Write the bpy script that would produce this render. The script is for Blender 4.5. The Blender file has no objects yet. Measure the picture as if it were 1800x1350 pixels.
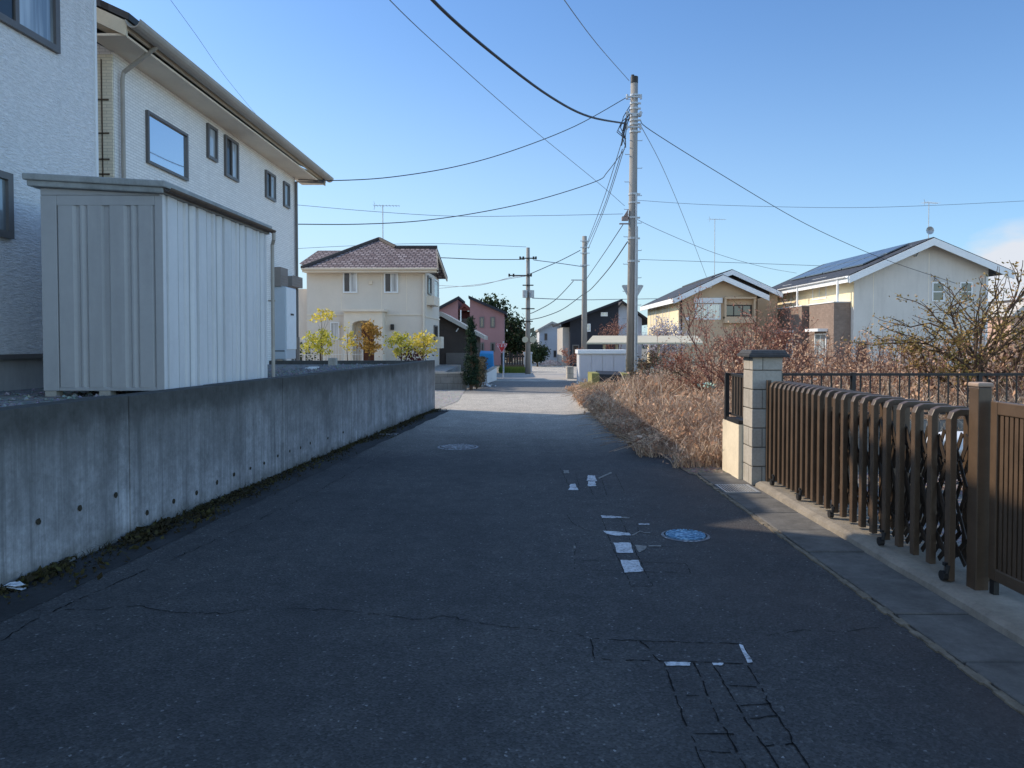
import bpy, math, random
from mathutils import Vector, Matrix
from mathutils import noise as mnoise
R = math.radians
rnd = random.Random(7)
scene = bpy.context.scene
COL = scene.collection

# ------------------------------------------------------------------ camera model
F = 1300.0; PITCH = R(1.5); HOR = 600.0; CAMH = 1.5
PY0 = HOR + F*math.tan(PITCH)
def ray(px, py):
    dx = (px-900.0)/F; dy = -(py-PY0)/F
    c, s = math.cos(PITCH), math.sin(PITCH)
    return Vector((dx, c + dy*s, -s + dy*c))
def W(px, py, Y):
    d = ray(px, py); t = Y/d.y
    return Vector((d.x*t, Y, CAMH + d.z*t))
def G(px, py, z=0.0):
    d = ray(px, py); t = (z-CAMH)/d.z
    return Vector((d.x*t, d.y*t, z))
def X(px, Y): return (px-900.0)/F*Y
def Z(py, Y): return CAMH + (HOR-py)/F*Y

# ------------------------------------------------------------------ mesh builder
class MB:
    def __init__(s): s.v = []; s.f = []
    def face(s, pts):
        b = len(s.v); s.v += [tuple(p) for p in pts]; s.f.append(tuple(range(b, b+len(pts)))); return s
    def add(s, vs, fs):
        b = len(s.v); s.v += [tuple(p) for p in vs]; s.f += [tuple(i+b for i in f) for f in fs]; return s
    def hexa(s, p):   # 8 points: bottom 4 ccw, top 4
        return s.add(p, [(3,2,1,0),(4,5,6,7),(0,1,5,4),(1,2,6,5),(2,3,7,6),(3,0,4,7)])
    def box(s, x0, x1, y0, y1, z0, z1):
        return s.hexa([(x0,y0,z0),(x1,y0,z0),(x1,y1,z0),(x0,y1,z0),(x0,y0,z1),(x1,y0,z1),(x1,y1,z1),(x0,y1,z1)])
    def prism(s, poly, z0, z1):      # poly ccw list (x,y)
        n = len(poly)
        vs = [(p[0],p[1],z0) for p in poly]+[(p[0],p[1],z1) for p in poly]
        fs = [tuple(reversed(range(n))), tuple(range(n,2*n))]+[(i,(i+1)%n,(i+1)%n+n,i+n) for i in range(n)]
        return s.add(vs, fs)
    def extr(s, poly, d):           # 3d polygon extruded by vector d
        n = len(poly); d = Vector(d)
        vs = [tuple(p) for p in poly]+[tuple(Vector(p)+d) for p in poly]
        fs = [tuple(reversed(range(n))), tuple(range(n,2*n))]+[(i,(i+1)%n,(i+1)%n+n,i+n) for i in range(n)]
        return s.add(vs, fs)
    def tube(s, pts, r, n=6, r2=None, cap=True):
        pts = [Vector(p) for p in pts]; m = len(pts)
        if m < 2: return s
        b = len(s.v); up = None
        for i, p in enumerate(pts):
            t = (pts[min(i+1,m-1)]-pts[max(i-1,0)])
            if t.length < 1e-9: t = Vector((0,0,1))
            t.normalize()
            if up is None:
                a = Vector((0,0,1)) if abs(t.z) < .9 else Vector((1,0,0))
            else: a = up
            u = a - t*a.dot(t)
            if u.length < 1e-6: u = t.orthogonal()
            u.normalize(); up = u; w = t.cross(u)
            rr = r if r2 is None else r+(r2-r)*i/(m-1)
            for k in range(n):
                an = 2*math.pi*(k+.5)/n
                s.v.append(tuple(p+u*(math.cos(an)*rr)+w*(math.sin(an)*rr)))
        for i in range(m-1):
            for k in range(n):
                k2 = (k+1)%n
                s.f.append((b+i*n+k, b+i*n+k2, b+(i+1)*n+k2, b+(i+1)*n+k))
        if cap and n > 2:
            s.f.append(tuple(b+k for k in reversed(range(n)))); s.f.append(tuple(b+(m-1)*n+k for k in range(n)))
        return s
    def bar(s, a, b, w, h, side=None):   # rectangular bar
        a = Vector(a); b = Vector(b); t = (b-a).normalized()
        u = Vector(side) if side else (Vector((0,0,1)) if abs(t.z) < .9 else Vector((0,1,0)))
        u = (u-t*u.dot(t)).normalized(); q = t.cross(u)
        P = [p+u*(i*h/2)+q*(j*w/2) for p in (a,b) for i,j in ((-1,-1),(-1,1),(1,1),(1,-1))]
        return s.hexa(P)
    def disc(s, c, r, z0, z1, n=28):
        return s.prism([(c[0]+r*math.cos(2*math.pi*i/n), c[1]+r*math.sin(2*math.pi*i/n)) for i in range(n)], z0, z1)
    def ribbon(s, pts, w, side):
        pts = [Vector(p) for p in pts]; side = Vector(side); b = len(s.v); m = len(pts)
        for i, p in enumerate(pts):
            ww = w*(1-.75*i/(m-1))
            s.v.append(tuple(p-side*ww/2)); s.v.append(tuple(p+side*ww/2))
        for i in range(m-1): s.f.append((b+2*i, b+2*i+1, b+2*i+3, b+2*i+2))
    def leaf(s, c, size, rg, flat=0):
        n = Vector((rg.gauss(0,1), rg.gauss(0,1), rg.gauss(0,1)+flat)).normalized()
        u = n.orthogonal().normalized(); u.rotate(Matrix.Rotation(rg.uniform(0,6.28), 3, n)); w = n.cross(u)
        a = size*rg.uniform(.6,1.3); bb = a*rg.uniform(.4,.7)
        c = Vector(c)
        s.face([c-u*a*.5, c-w*bb*.5+u*a*.05, c+u*a*.5, c+w*bb*.5-u*a*.02])

WL = {}
def setp(o, label=None, cat=None, group=None, kind=None):
    if label: o['label'] = label
    if cat: o['category'] = cat
    if group: o['group'] = group
    if kind: o['kind'] = kind
    return o
def empty(name, loc, label, cat, group=None):
    o = bpy.data.objects.new(name, None); COL.objects.link(o); o.location = loc; o.empty_display_size = .2
    WL[o.name] = Vector(loc); return setp(o, label, cat, group)
def mk(name, mb, mat, parent=None, loc=None, smooth=False):
    base = WL[parent.name] if parent else Vector(loc if loc is not None else (0,0,0))
    me = bpy.data.meshes.new(name)
    me.from_pydata([tuple(Vector(v)-base) for v in mb.v], [], mb.f); me.update()
    if mat: me.materials.append(mat)
    if smooth:
        for p in me.polygons: p.use_smooth = True
    o = bpy.data.objects.new(name, me); COL.objects.link(o)
    if parent: o.parent = parent
    else: o.location = base
    WL[o.name] = base
    return o
def one(name, mb, mat, label, cat, loc=None, group=None, kind=None, smooth=False):
    if loc is None:
        n = len(mb.v); loc = (sum(v[0] for v in mb.v)/n, sum(v[1] for v in mb.v)/n, min(v[2] for v in mb.v))
    return setp(mk(name, mb, mat, None, loc, smooth), label, cat, group, kind)
def struct(name, mb, mat):
    o = mk(name, mb, mat); o['kind'] = 'structure'; return o
def bevel(o, w=.01, seg=2):
    m = o.modifiers.new('bevel', 'BEVEL'); m.width = w; m.segments = seg; m.limit_method = 'ANGLE'; m.angle_limit = R(40); return o

# ------------------------------------------------------------------ materials
class NT:
    def __init__(s, name):
        s.m = bpy.data.materials.new(name); s.m.use_nodes = True; s.t = s.m.node_tree
        s.b = s.t.nodes['Principled BSDF']; s.out = s.t.nodes['Material Output']
        s.co = s.n('ShaderNodeTexCoord').outputs['Object']
    def n(s, typ, **kw):
        x = s.t.nodes.new(typ)
        for k, v in kw.items():
            if k in x.inputs.keys() if hasattr(x.inputs,'keys') else False: x.inputs[k].default_value = v
            else: setattr(x, k, v)
        return x
    def l(s, a, b): s.t.links.new(a, b)
    def map(s, sc=(1,1,1), rot=(0,0,0), src=None):
        m = s.n('ShaderNodeMapping'); m.inputs['Scale'].default_value = sc; m.inputs['Rotation'].default_value = rot
        s.l(src or s.co, m.inputs[0]); return m.outputs[0]
    def noise(s, scale, detail=5, rough=.6, co=None):
        x = s.n('ShaderNodeTexNoise'); x.inputs['Scale'].default_value = scale; x.inputs['Detail'].default_value = detail
        x.inputs['Roughness'].default_value = rough; s.l(co or s.co, x.inputs['Vector']); return x.outputs['Fac']
    def ramp(s, fac, stops):
        r = s.n('ShaderNodeValToRGB'); e = r.color_ramp.elements
        while len(e) < len(stops): e.new(.5)
        for i, (p, c) in enumerate(stops):
            e[i].position = p; e[i].color = (c[0],c[1],c[2],1) if hasattr(c,'__len__') else (c,c,c,1)
        s.l(fac, r.inputs[0]); return r.outputs[0]
    def mix(s, fac, a, b, mode='MIX'):
        m = s.n('ShaderNodeMix', data_type='RGBA', blend_type=mode)
        for i, val in ((0,fac),(6,a),(7,b)):
            sock = m.inputs[i]
            if hasattr(val,'is_output'): s.l(val, sock)
            elif hasattr(val,'__len__'): sock.default_value = (val[0],val[1],val[2],1)
            else: sock.default_value = val if i == 0 else (val,val,val,1)
        return m.outputs[2]
    def math(s, op, a, b=0.0, clamp=False):
        m = s.n('ShaderNodeMath', operation=op, use_clamp=clamp)
        for sock, val in ((m.inputs[0],a),(m.inputs[1],b)):
            if hasattr(val,'is_output'): s.l(val, sock)
            else: sock.default_value = val
        return m.outputs[0]
    def xyz(s, src=None):
        x = s.n('ShaderNodeSeparateXYZ'); s.l(src or s.co, x.inputs[0]); return x.outputs
    def bump(s, h, strength=.3, dist=.02):
        b = s.n('ShaderNodeBump'); b.inputs['Strength'].default_value = strength; b.inputs['Distance'].default_value = dist
        s.l(h, b.inputs['Height']); s.l(b.outputs[0], s.b.inputs['Normal'])
    def fin(s, col, rough=.8, spec=.3, metal=0):
        if hasattr(col,'is_output'): s.l(col, s.b.inputs['Base Color'])
        else: s.b.inputs['Base Color'].default_value = (*col,1)
        s.b.inputs['Roughness'].default_value = rough; s.b.inputs['Specular IOR Level'].default_value = spec
        s.b.inputs['Metallic'].default_value = metal
        return s.m

def simple(name, c, var=.25, scale=4, rough=.8, spec=.3, metal=0, bump=0, bscale=40, stretch=(1,1,1), dirt=0):
    t = NT(name); co = t.map(stretch)
    n = t.noise(scale, 6, .65, co); n2 = t.noise(scale*9, 4, .6, co)
    f = t.math('ADD', t.math('MULTIPLY', n, .7), t.math('MULTIPLY', n2, .3))
    lo = [x*(1-var) for x in c]; hi = [min(1,x*(1+var)) for x in c]
    col = t.ramp(f, [(.3,lo),(.7,hi)])
    if dirt:
        d = t.noise(1.3, 8, .7, t.map((2.2,2.2,.35)))
        col = t.mix(t.ramp(d, [(.48,0),(.75,dirt)]), col, [x*.35 for x in c])
    if bump: t.bump(t.noise(bscale, 4, .6, co), bump, .01)
    return t.fin(col, rough, spec, metal)

def foliage(name, stops, rough=.7, trans=.25):
    t = NT(name)
    g = t.n('ShaderNodeNewGeometry').outputs['Random Per Island']
    big = t.noise(1.1, 4, .6)
    f = t.math('ADD', t.math('MULTIPLY', g, .6), t.math('MULTIPLY', t.ramp(big, [(.32,0),(.68,1)]), .4))
    col = t.ramp(f, stops)
    m = t.fin(col, rough, .15)
    tr = t.n('ShaderNodeBsdfTranslucent'); t.l(col, tr.inputs[0])
    mx = t.n('ShaderNodeMixShader'); mx.inputs[0].default_value = trans
    t.l(t.b.outputs[0], mx.inputs[1]); t.l(tr.outputs[0], mx.inputs[2]); t.l(mx.outputs[0], t.out.inputs[0])
    return m

def glass(name, c, refl, rough=.03, curtain=None):
    t = NT(name)
    col = c
    if curtain:
        fr = t.noise(2.0, 2, .5, t.map((6,6,.3)))
        col = t.ramp(fr, [(.35,c),(.65,curtain)])
    m = t.fin(col, .4, .2)
    gl = t.n('ShaderNodeBsdfGlossy'); gl.inputs['Roughness'].default_value = rough; gl.inputs[0].default_value = (.9,.95,1,1)
    lw = t.n('ShaderNodeLayerWeight'); lw.inputs[0].default_value = .35
    f = t.math('ADD', t.math('MULTIPLY', lw.outputs['Fresnel'], .4), refl, True)
    mx = t.n('ShaderNodeMixShader'); t.l(f, mx.inputs[0]); t.l(t.b.outputs[0], mx.inputs[1]); t.l(gl.outputs[0], mx.inputs[2])
    t.l(mx.outputs[0], t.out.inputs[0]); return m

def asphalt():
    t = NT('asphalt'); x = t.xyz()
    big = t.noise(.5, 6, .65); med = t.noise(6, 5, .6)
    v = t.n('ShaderNodeTexVoronoi'); v.inputs['Scale'].default_value = 95; t.l(t.co, v.inputs['Vector'])
    ag = t.ramp(v.outputs['Color'], [(.0,.45),(.7,1.0),(.9,1.35),(1,4.2)])
    base = t.ramp(t.math('ADD', t.math('MULTIPLY', big,.6), t.math('MULTIPLY', med,.4)), [(.30,(.038,.039,.041)),(.5,(.070,.069,.068)),(.70,(.110,.105,.098))])
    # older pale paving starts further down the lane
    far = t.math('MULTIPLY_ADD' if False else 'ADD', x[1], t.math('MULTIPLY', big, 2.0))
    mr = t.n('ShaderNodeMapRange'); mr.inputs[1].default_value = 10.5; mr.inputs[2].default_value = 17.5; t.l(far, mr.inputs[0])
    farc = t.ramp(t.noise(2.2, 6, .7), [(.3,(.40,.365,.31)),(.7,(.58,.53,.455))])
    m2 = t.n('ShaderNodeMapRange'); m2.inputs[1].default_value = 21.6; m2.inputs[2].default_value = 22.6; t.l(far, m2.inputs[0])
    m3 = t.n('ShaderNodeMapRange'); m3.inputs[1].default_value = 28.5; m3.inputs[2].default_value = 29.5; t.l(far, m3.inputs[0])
    farc = t.mix(t.math('SUBTRACT', m2.outputs[0], m3.outputs[0], True), farc, (.21,.20,.185))  # darker colour band deepens the shadow lying across the pale paving
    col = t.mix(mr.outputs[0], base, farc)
    col = t.mix(1.0, col, ag, 'MULTIPLY')
    # tyre-polished lanes and worn, dusty margins
    st = t.noise(1.0, 4, .6, t.map((2.2,.08,1)))
    col = t.mix(t.math('MULTIPLY', t.ramp(st, [(.45,0),(.7,.28)]), t.math('SUBTRACT', 1.0, mr.outputs[0])), col, (.03,.03,.032))
    stn = t.noise(.9, 7, .7, t.map((1,.6,1)))
    sx = t.n('ShaderNodeMapRange'); sx.inputs[1].default_value = .4; sx.inputs[2].default_value = 2.0; t.l(x[0], sx.inputs[0])
    col = t.mix(t.math('MULTIPLY', t.math('MULTIPLY', t.ramp(stn, [(.42,0),(.7,.6)]), sx.outputs[0]), t.math('SUBTRACT', 1.0, mr.outputs[0])), col, (.085,.066,.058))
    hb = t.math('ADD', t.math('MULTIPLY', v.outputs['Distance'], 1.0), t.math('MULTIPLY', t.noise(140,3), .6))
    t.bump(hb, .55, .012)
    return t.fin(col, .82, .3)

def wall_concrete():
    t = NT('cast_concrete'); x = t.xyz()
    fine = t.noise(30, 6, .7); cloud = t.noise(2.2, 8, .78)
    base = t.ramp(t.math('ADD', t.math('MULTIPLY', cloud,.7), t.math('MULTIPLY', fine,.3)), [(.30,(.17,.17,.165)),(.47,(.38,.375,.37)),(.68,(.62,.615,.61))])
    streak = t.noise(1.0, 7, .72, t.map((5,5,.25)))
    base = t.mix(t.ramp(streak, [(.42,0),(.75,.55)]), base, (.12,.115,.11))
    wst = t.noise(1.0, 5, .6, t.map((14,14,.15)))
    base = t.mix(t.ramp(wst, [(.64,0),(.8,.25)]), base, (.5,.5,.49))
    # black algae running down from the top edge, heavier on some stretches
    pan = t.noise(.9, 3, .5, t.map((1,1,.05)))
    run = t.math('ADD', x[2], t.math('MULTIPLY', t.math('SUBTRACT', t.noise(1.0,7,.7,t.map((3.5,3.5,.3))), .5), .75))
    run = t.math('ADD', run, t.math('MULTIPLY', t.math('SUBTRACT', pan, .5), .9))
    base = t.mix(t.ramp(run, [(.1,0),(.55,.35),(.9,.62),(1.2,.82)]), base, (.05,.047,.043))
    edge = t.math('ADD', x[2], t.math('MULTIPLY', t.math('SUBTRACT', t.noise(2.5,7,.75), .5), .5))
    base = t.mix(t.ramp(edge, [(.86,0),(1.12,.7)]), base, (.05,.05,.045))
    mot = t.noise(7, 6, .75)
    base = t.mix(t.ramp(mot, [(.45,0),(.7,.5)]), base, (.13,.13,.125))
    fs_ = t.noise(1.0, 6, .75, t.map((22,22,.5)))
    base = t.mix(t.ramp(fs_, [(.46,0),(.68,.6)]), base, (.10,.10,.095))
    low = t.math('ADD', x[2], t.math('MULTIPLY', t.noise(4,5), .3))
    base = t.mix(t.ramp(low, [(.1,.7),(.3,0)]), base, (.06,.06,.04))
    t.bump(t.math('ADD', fine, t.math('MULTIPLY', t.noise(120,3), .5)), .3, .008)
    return t.fin(base, .9, .2)

def siding(name, c, kind):
    t = NT(name)
    if kind == 'stone':
        # drawn so that courses run along the wall: rough split-face lines
        h = t.noise(1.0, 5, .65, t.map((14,14,55))); h2 = t.noise(60, 3, .6)
        h = t.math('ADD', t.math('MULTIPLY', t.ramp(h, [(.35,0),(.65,1)]), .8), t.math('MULTIPLY', h2, .4))
        t.bump(h, .8, .02)
        col = t.ramp(h, [(.2,[v*.86 for v in c]),(.9,[min(1,v*1.06) for v in c])])
    else:
        b = t.n('ShaderNodeTexBrick'); b.inputs['Scale'].default_value = 1
        b.inputs['Brick Width'].default_value = .15; b.inputs['Row Height'].default_value = .042; b.inputs['Mortar Size'].default_value = .005
        b.inputs['Color1'].default_value = (1,1,1,1); b.inputs['Color2'].default_value = (.9,.9,.9,1); b.inputs['Mortar'].default_value = (.72,.72,.72,1)
        x = t.xyz(); cb = t.n('ShaderNodeCombineXYZ'); t.l(t.math('ADD', x[0], x[1]), cb.inputs[0]); t.l(x[2], cb.inputs[1])
        t.l(cb.outputs[0], b.inputs['Vector'])
        col = t.mix(1.0, c, b.outputs['Color'], 'MULTIPLY')
        t.bump(t.math('SUBTRACT', 1.0, b.outputs['Fac']), .5, .01)
    dirt = t.noise(.8, 7, .7, t.map((3,3,.4)))
    col = t.mix(t.ramp(dirt, [(.5,0),(.8,.35)]), col, [v*.6 for v in c])
    return t.fin(col, .85, .25)

def tile_roof(name, c1, c2, joint, along='x', pitch=.3):
    t = NT(name); x = t.xyz()
    b = t.n('ShaderNodeTexBrick'); b.inputs['Scale'].default_value = 1; b.offset = .5
    b.inputs['Brick Width'].default_value = pitch; b.inputs['Row Height'].default_value = pitch*.9; b.inputs['Mortar Size'].default_value = pitch*.13
    b.inputs['Color1'].default_value = (*c1,1); b.inputs['Color2'].default_value = (*c2,1); b.inputs['Mortar'].default_value = (*joint,1)
    cb = t.n('ShaderNodeCombineXYZ'); i, j = (0,1) if along == 'x' else (1,0)
    t.l(x[i], cb.inputs[0]); t.l(x[j], cb.inputs[1]); t.l(cb.outputs[0], b.inputs['Vector'])
    col = t.mix(t.ramp(t.noise(9,4), [(.4,0),(.7,.5)]), b.outputs['Color'], [v*.5 for v in c1])
    t.bump(t.math('SUBTRACT', 1.0, b.outputs['Fac']), .8, .04)
    return t.fin(col, .6, .35)

def block_mat(name, c, w, h, mort, dirt=.5):
    t = NT(name); x = t.xyz()
    b = t.n('ShaderNodeTexBrick'); b.inputs['Scale'].default_value = 1
    b.inputs['Brick Width'].default_value = w; b.inputs['Row Height'].default_value = h; b.inputs['Mortar Size'].default_value = .006
    b.inputs['Color1'].default_value = (1,1,1,1); b.inputs['Color2'].default_value = (.86,.86,.86,1); b.inputs['Mortar'].default_value = (mort,mort,mort,1)
    cb = t.n('ShaderNodeCombineXYZ'); t.l(t.math('ADD', x[0], x[1]), cb.inputs[0]); t.l(x[2], cb.inputs[1]); t.l(cb.outputs[0], b.inputs['Vector'])
    n = t.ramp(t.math('ADD', t.math('MULTIPLY', t.noise(3,6,.7), .6), t.math('MULTIPLY', t.noise(40,4), .4)), [(.3,[v*.7 for v in c]),(.7,[v*1.15 for v in c])])
    col = t.mix(1.0, n, b.outputs['Color'], 'MULTIPLY')
    d = t.noise(1.4, 7, .7, t.map((3,3,.5)))
    col = t.mix(t.ramp(d, [(.5,0),(.72,dirt)]), col, (.07,.065,.05))
    t.bump(t.math('ADD', t.math('SUBTRACT', 1.0, b.outputs['Fac']), t.math('MULTIPLY', t.noise(60,4), .4)), .5, .01)
    return t.fin(col, .9, .2)

def soil(name, stops, scale=3, bump=.6):
    t = NT(name)
    f = t.math('ADD', t.math('MULTIPLY', t.noise(scale,8,.7), .6), t.math('MULTIPLY', t.noise(scale*14,4), .4))
    v = t.n('ShaderNodeTexVoronoi'); v.inputs['Scale'].default_value = 28; t.l(t.co, v.inputs['Vector'])
    col = t.mix(.5, t.ramp(f, stops), v.outputs['Color'], 'SOFT_LIGHT')
    hs = t.n('ShaderNodeHueSaturation'); hs.inputs['Saturation'].default_value = .55; t.l(col, hs.inputs['Color'])
    t.bump(t.math('ADD', v.outputs['Distance'], f), bump, .03)
    return t.fin(hs.outputs[0], .95, .1)

M_ASPH = asphalt(); M_CONC = wall_concrete()
M_SID1 = siding('rough_white_siding', (.86,.84,.83), 'stone'); M_SID2 = siding('white_tile_siding', (.86,.83,.79), 'tile')
M_BOUNCETILE = siding('bounce_lit_cream_tile', (.86,.77,.60), 'tile')  # cream tile colour brightened to hold the bounce light in the house gap
M_SOFFIT = simple('beige_soffit', (.80,.70,.56), .08, 2, .7)
M_GUTTER = simple('beige_gutter', (.38,.34,.29), .15, 3, .5)
M_BARGE = simple('cream_bargeboard', (.62,.55,.42), .12, 3, .6)
M_DARKROOF = tile_roof('dark_slate_roof', (.06,.06,.065), (.085,.085,.09), (.03,.03,.03), 'y', .4)
M_FRAME = simple('bronze_aluminium', (.11,.10,.095), .15, 5, .4, .5)
M_FRAMEW = simple('white_aluminium', (.72,.72,.71), .06, 5, .4, .5)
M_GL_SKY = glass('sky_glass', (.10,.14,.18), .72)
M_GL_DARK = glass('dark_glass', (.012,.014,.016), .05)
M_GL_CURT = glass('curtained_glass', (.12,.14,.15), .16, .08, (.42,.45,.46))
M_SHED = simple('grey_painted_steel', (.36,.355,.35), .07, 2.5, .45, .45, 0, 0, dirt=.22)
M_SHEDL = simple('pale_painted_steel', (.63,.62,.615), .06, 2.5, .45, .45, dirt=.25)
M_SHEDR = simple('weathered_roof_steel', (.30,.31,.30), .25, 6, .6, .4, dirt=.6)
M_RUST = simple('dark_brown_metal', (.10,.07,.05), .3, 8, .6)
M_DARK = simple('black_metal', (.016,.015,.015), .3, 8, .55, .4)
M_GATE = simple('brown_aluminium', (.088,.056,.034), .28, 6, .42, .5)
M_GATECAP = simple('faded_brown_cap', (.34,.25,.19), .15, 8, .6)
M_GRAVEL = soil('gravel', [(.3,(.12,.12,.12)),(.5,(.22,.22,.215)),(.7,(.36,.355,.34))], 6, 1)
M_PALEGRAVEL = soil('pale_gravel', [(.3,(.24,.21,.18)),(.5,(.34,.31,.27)),(.7,(.46,.43,.38))], 4, 1)
M_SOIL = soil('dry_soil', [(.3,(.11,.07,.045)),(.5,(.2,.135,.09)),(.7,(.30,.21,.14))], 3, 1)
M_YARD = soil('yard_soil', [(.3,(.16,.12,.09)),(.5,(.30,.22,.165)),(.7,(.42,.33,.26))], 5, 1)
M_LAND = soil('field_soil', [(.3,(.12,.10,.06)),(.5,(.2,.17,.11)),(.7,(.27,.23,.16))], .4, .2)
M_GUT = simple('gutter_concrete', (.135,.127,.115), .35, 5, .9, .2, 0, .4, 70, dirt=.6)
M_APRON = simple('apron_concrete', (.26,.225,.18), .3, 4, .9, .2, 0, .5, 90, dirt=.4)
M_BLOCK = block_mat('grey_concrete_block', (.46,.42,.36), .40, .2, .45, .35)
M_BLOCKD = block_mat('shaded_stained_block', (.24,.23,.21), .40, .2, .5, .7)
M_SUNWALL = simple('sunlit_pale_render', (.72,.62,.46), .15, 3, .9, .2, 0, .3, 60, dirt=.4)  # cream colour raised so the low wall face looks sunlit
M_CAP = simple('dark_stone_cap', (.055,.055,.058), .3, 8, .8, .3, 0, .4)
M_POLE = simple('pole_concrete', (.27,.25,.225), .2, 5, .85, .25, 0, .3, 60, (1,1,.15), dirt=.5)
M_STEEL = simple('galvanised_steel', (.36,.37,.38), .2, 9, .45, .5, .4)
M_CABLE = simple('black_cable', (.045,.05,.06), .2, 5, .6)
M_CABLEG = simple('grey_cable', (.17,.20,.25), .2, 5, .6)
M_PAINT = None
def paint():
    t = NT('worn_road_paint'); f = t.noise(45,6,.75); g = t.noise(6,6,.7)
    col = t.ramp(t.math('ADD', t.math('MULTIPLY', f,.6), t.math('MULTIPLY', g,.4)), [(.40,(.10,.10,.10)),(.47,(.42,.42,.42)),(.56,(.62,.63,.64)),(.8,(.72,.73,.74))])
    t.bump(f,.3,.004); return t.fin(col,.8,.2)
M_PAINT = paint()
M_PAINTF = simple('faded_road_paint', (.22,.21,.19), .6, 30, .9)
M_CRACK = simple('crack_tar', (.012,.012,.012), .3, 20, .95, .1)
def cover(name, c, c2):
    t = NT(name)
    v = t.n('ShaderNodeTexVoronoi'); v.inputs['Scale'].default_value = 26; t.l(t.co, v.inputs['Vector'])
    col = t.ramp(v.outputs['Distance'], [(.25,c),(.5,c2)])
    col = t.mix(t.ramp(t.noise(8,5), [(.45,0),(.7,.5)]), col, c2)
    t.bump(v.outputs['Distance'], .8, .01); return t.fin(col,.5,.4)
M_COVER = cover('grey_iron', (.34,.35,.36), (.13,.13,.14)); M_COVERB = cover('blue_iron', (.30,.50,.64), (.10,.22,.34))
M_CREAM = simple('cream_stucco', (.64,.56,.47), .06, 1.5, .9, .2, 0, .2, 60)
M_CREAMT = simple('pale_trim', (.70,.60,.48), .08, 3, .8)
M_TILE = tile_roof('brown_pink_tile', (.16,.105,.095), (.33,.26,.245), (.045,.03,.028), 'x', .19)
M_DOOR = simple('brown_wood_door', (.13,.05,.028), .3, 5, .6, .3, 0, 0, 40, (1,1,.2))
M_DKBROWN = simple('dark_brown_cladding', (.055,.045,.04), .2, 2, .8)
M_ROOFGREY = simple('pale_grey_roof', (.42,.39,.35), .15, 3, .7)
M_PINK = simple('dusty_pink_render', (.30,.165,.165), .1, 1.2, .9)
M_REDROOF = simple('dark_red_trim', (.16,.05,.045), .2, 3, .8)
M_NAVY = simple('navy_black_cladding', (.022,.024,.032), .2, 2, .7)
M_PEACH = simple('peach_render', (.48,.31,.24), .1, 1.5, .9)
M_PALEBLUE = simple('pale_render_grey', (.50,.52,.55), .08, 1.2, .9)
M_TAN = simple('tan_render', (.56,.41,.27), .08, 1.4, .9)
M_SUNSIDE = simple('sunlit_side_render', (.78,.66,.44), .08, 1.4, .9)  # paler yellow copy of the wall colour for house sides in sun
M_WHITE = simple('white_trim', (.74,.74,.73), .06, 3, .6)
M_PALE = simple('pale_grey_render', (.60,.555,.50), .06, 1.0, .9, .2, dirt=.2)
M_TAUPE = block_mat('taupe_tile', (.27,.20,.16), .2, .1, .8, .15)
M_ROOFBLK = tile_roof('black_tile_roof', (.05,.05,.055), (.075,.075,.08), (.02,.02,.02), 'y', .34)
M_SOLAR = glass('solar_cell', (.05,.055,.065), .08, .2)
M_BLUE = simple('blue_tarp', (.02,.22,.48), .2, 4, .55)
M_RED = simple('red_sign', (.50,.02,.025), .1, 5, .5)
M_PLASTIC = simple('white_plastic', (.66,.68,.70), .1, 6, .5)
M_TANK = simple('pale_blue_grey_steel', (.42,.46,.50), .05, 2, .4)
M_MOSSBLK = simple('mossy_concrete', (.26,.25,.10), .4, 7, .95, .1, 0, .4)
M_CARPORT = simple('beige_roof_sheet', (.52,.46,.33), .12, 2, .6)
M_BARK = simple('bark', (.09,.06,.042), .4, 9, .95, .1, 0, .6, 40, (1,1,.3))
M_TWIG = simple('dry_twig', (.17,.085,.065), .35, 6, .9, .1)
M_DRY = foliage('dry_grass', [(.0,(.09,.055,.038)),(.3,(.32,.21,.14)),(.6,(.58,.425,.295)),(1,(.84,.69,.50))], .8, .2)
M_DRYY = foliage('dry_yellow_grass', [(.0,(.25,.17,.06)),(.5,(.46,.34,.15)),(1,(.6,.48,.26))], .8, .2)
M_WEED = foliage('weed_heads', [(.0,(.26,.13,.08)),(.5,(.62,.38,.24)),(1,(.86,.64,.45))], .8, .3)
M_REDLEAF = foliage('reddish_buds', [(.0,(.18,.075,.055)),(.5,(.42,.20,.14)),(1,(.60,.36,.26))], .8, .25)
M_YEL = foliage('yellow_leaves', [(.0,(.22,.18,.03)),(.3,(.60,.48,.08)),(1,(.88,.74,.18))], .7, .45)
M_YELG = foliage('yellow_green_leaves', [(.0,(.09,.12,.02)),(.3,(.36,.36,.06)),(1,(.80,.68,.14))], .7, .45)
M_ORANGE = foliage('rust_leaves', [(.0,(.20,.10,.03)),(.5,(.42,.24,.06)),(1,(.55,.42,.10))], .7, .35)
M_CONIF = foliage('conifer_needles', [(.0,(.008,.018,.012)),(.6,(.022,.045,.026)),(1,(.05,.075,.03))], .8, .1)
M_EVER = foliage('evergreen_leaves', [(.0,(.012,.02,.012)),(.6,(.03,.05,.022)),(1,(.075,.09,.035))], .8, .15)
M_OLIVE = foliage('olive_leaves', [(.0,(.08,.065,.02)),(.4,(.22,.17,.055)),(.7,(.42,.27,.10)),(1,(.66,.42,.20))], .8, .3)
M_MAROON = foliage('maroon_leaves', [(.0,(.03,.01,.012)),(1,(.10,.025,.03))], .8, .15)
M_HEDGE = foliage('brown_hedge_leaves', [(.0,(.05,.04,.025)),(.5,(.11,.085,.05)),(1,(.19,.14,.08))], .8, .15)
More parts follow.
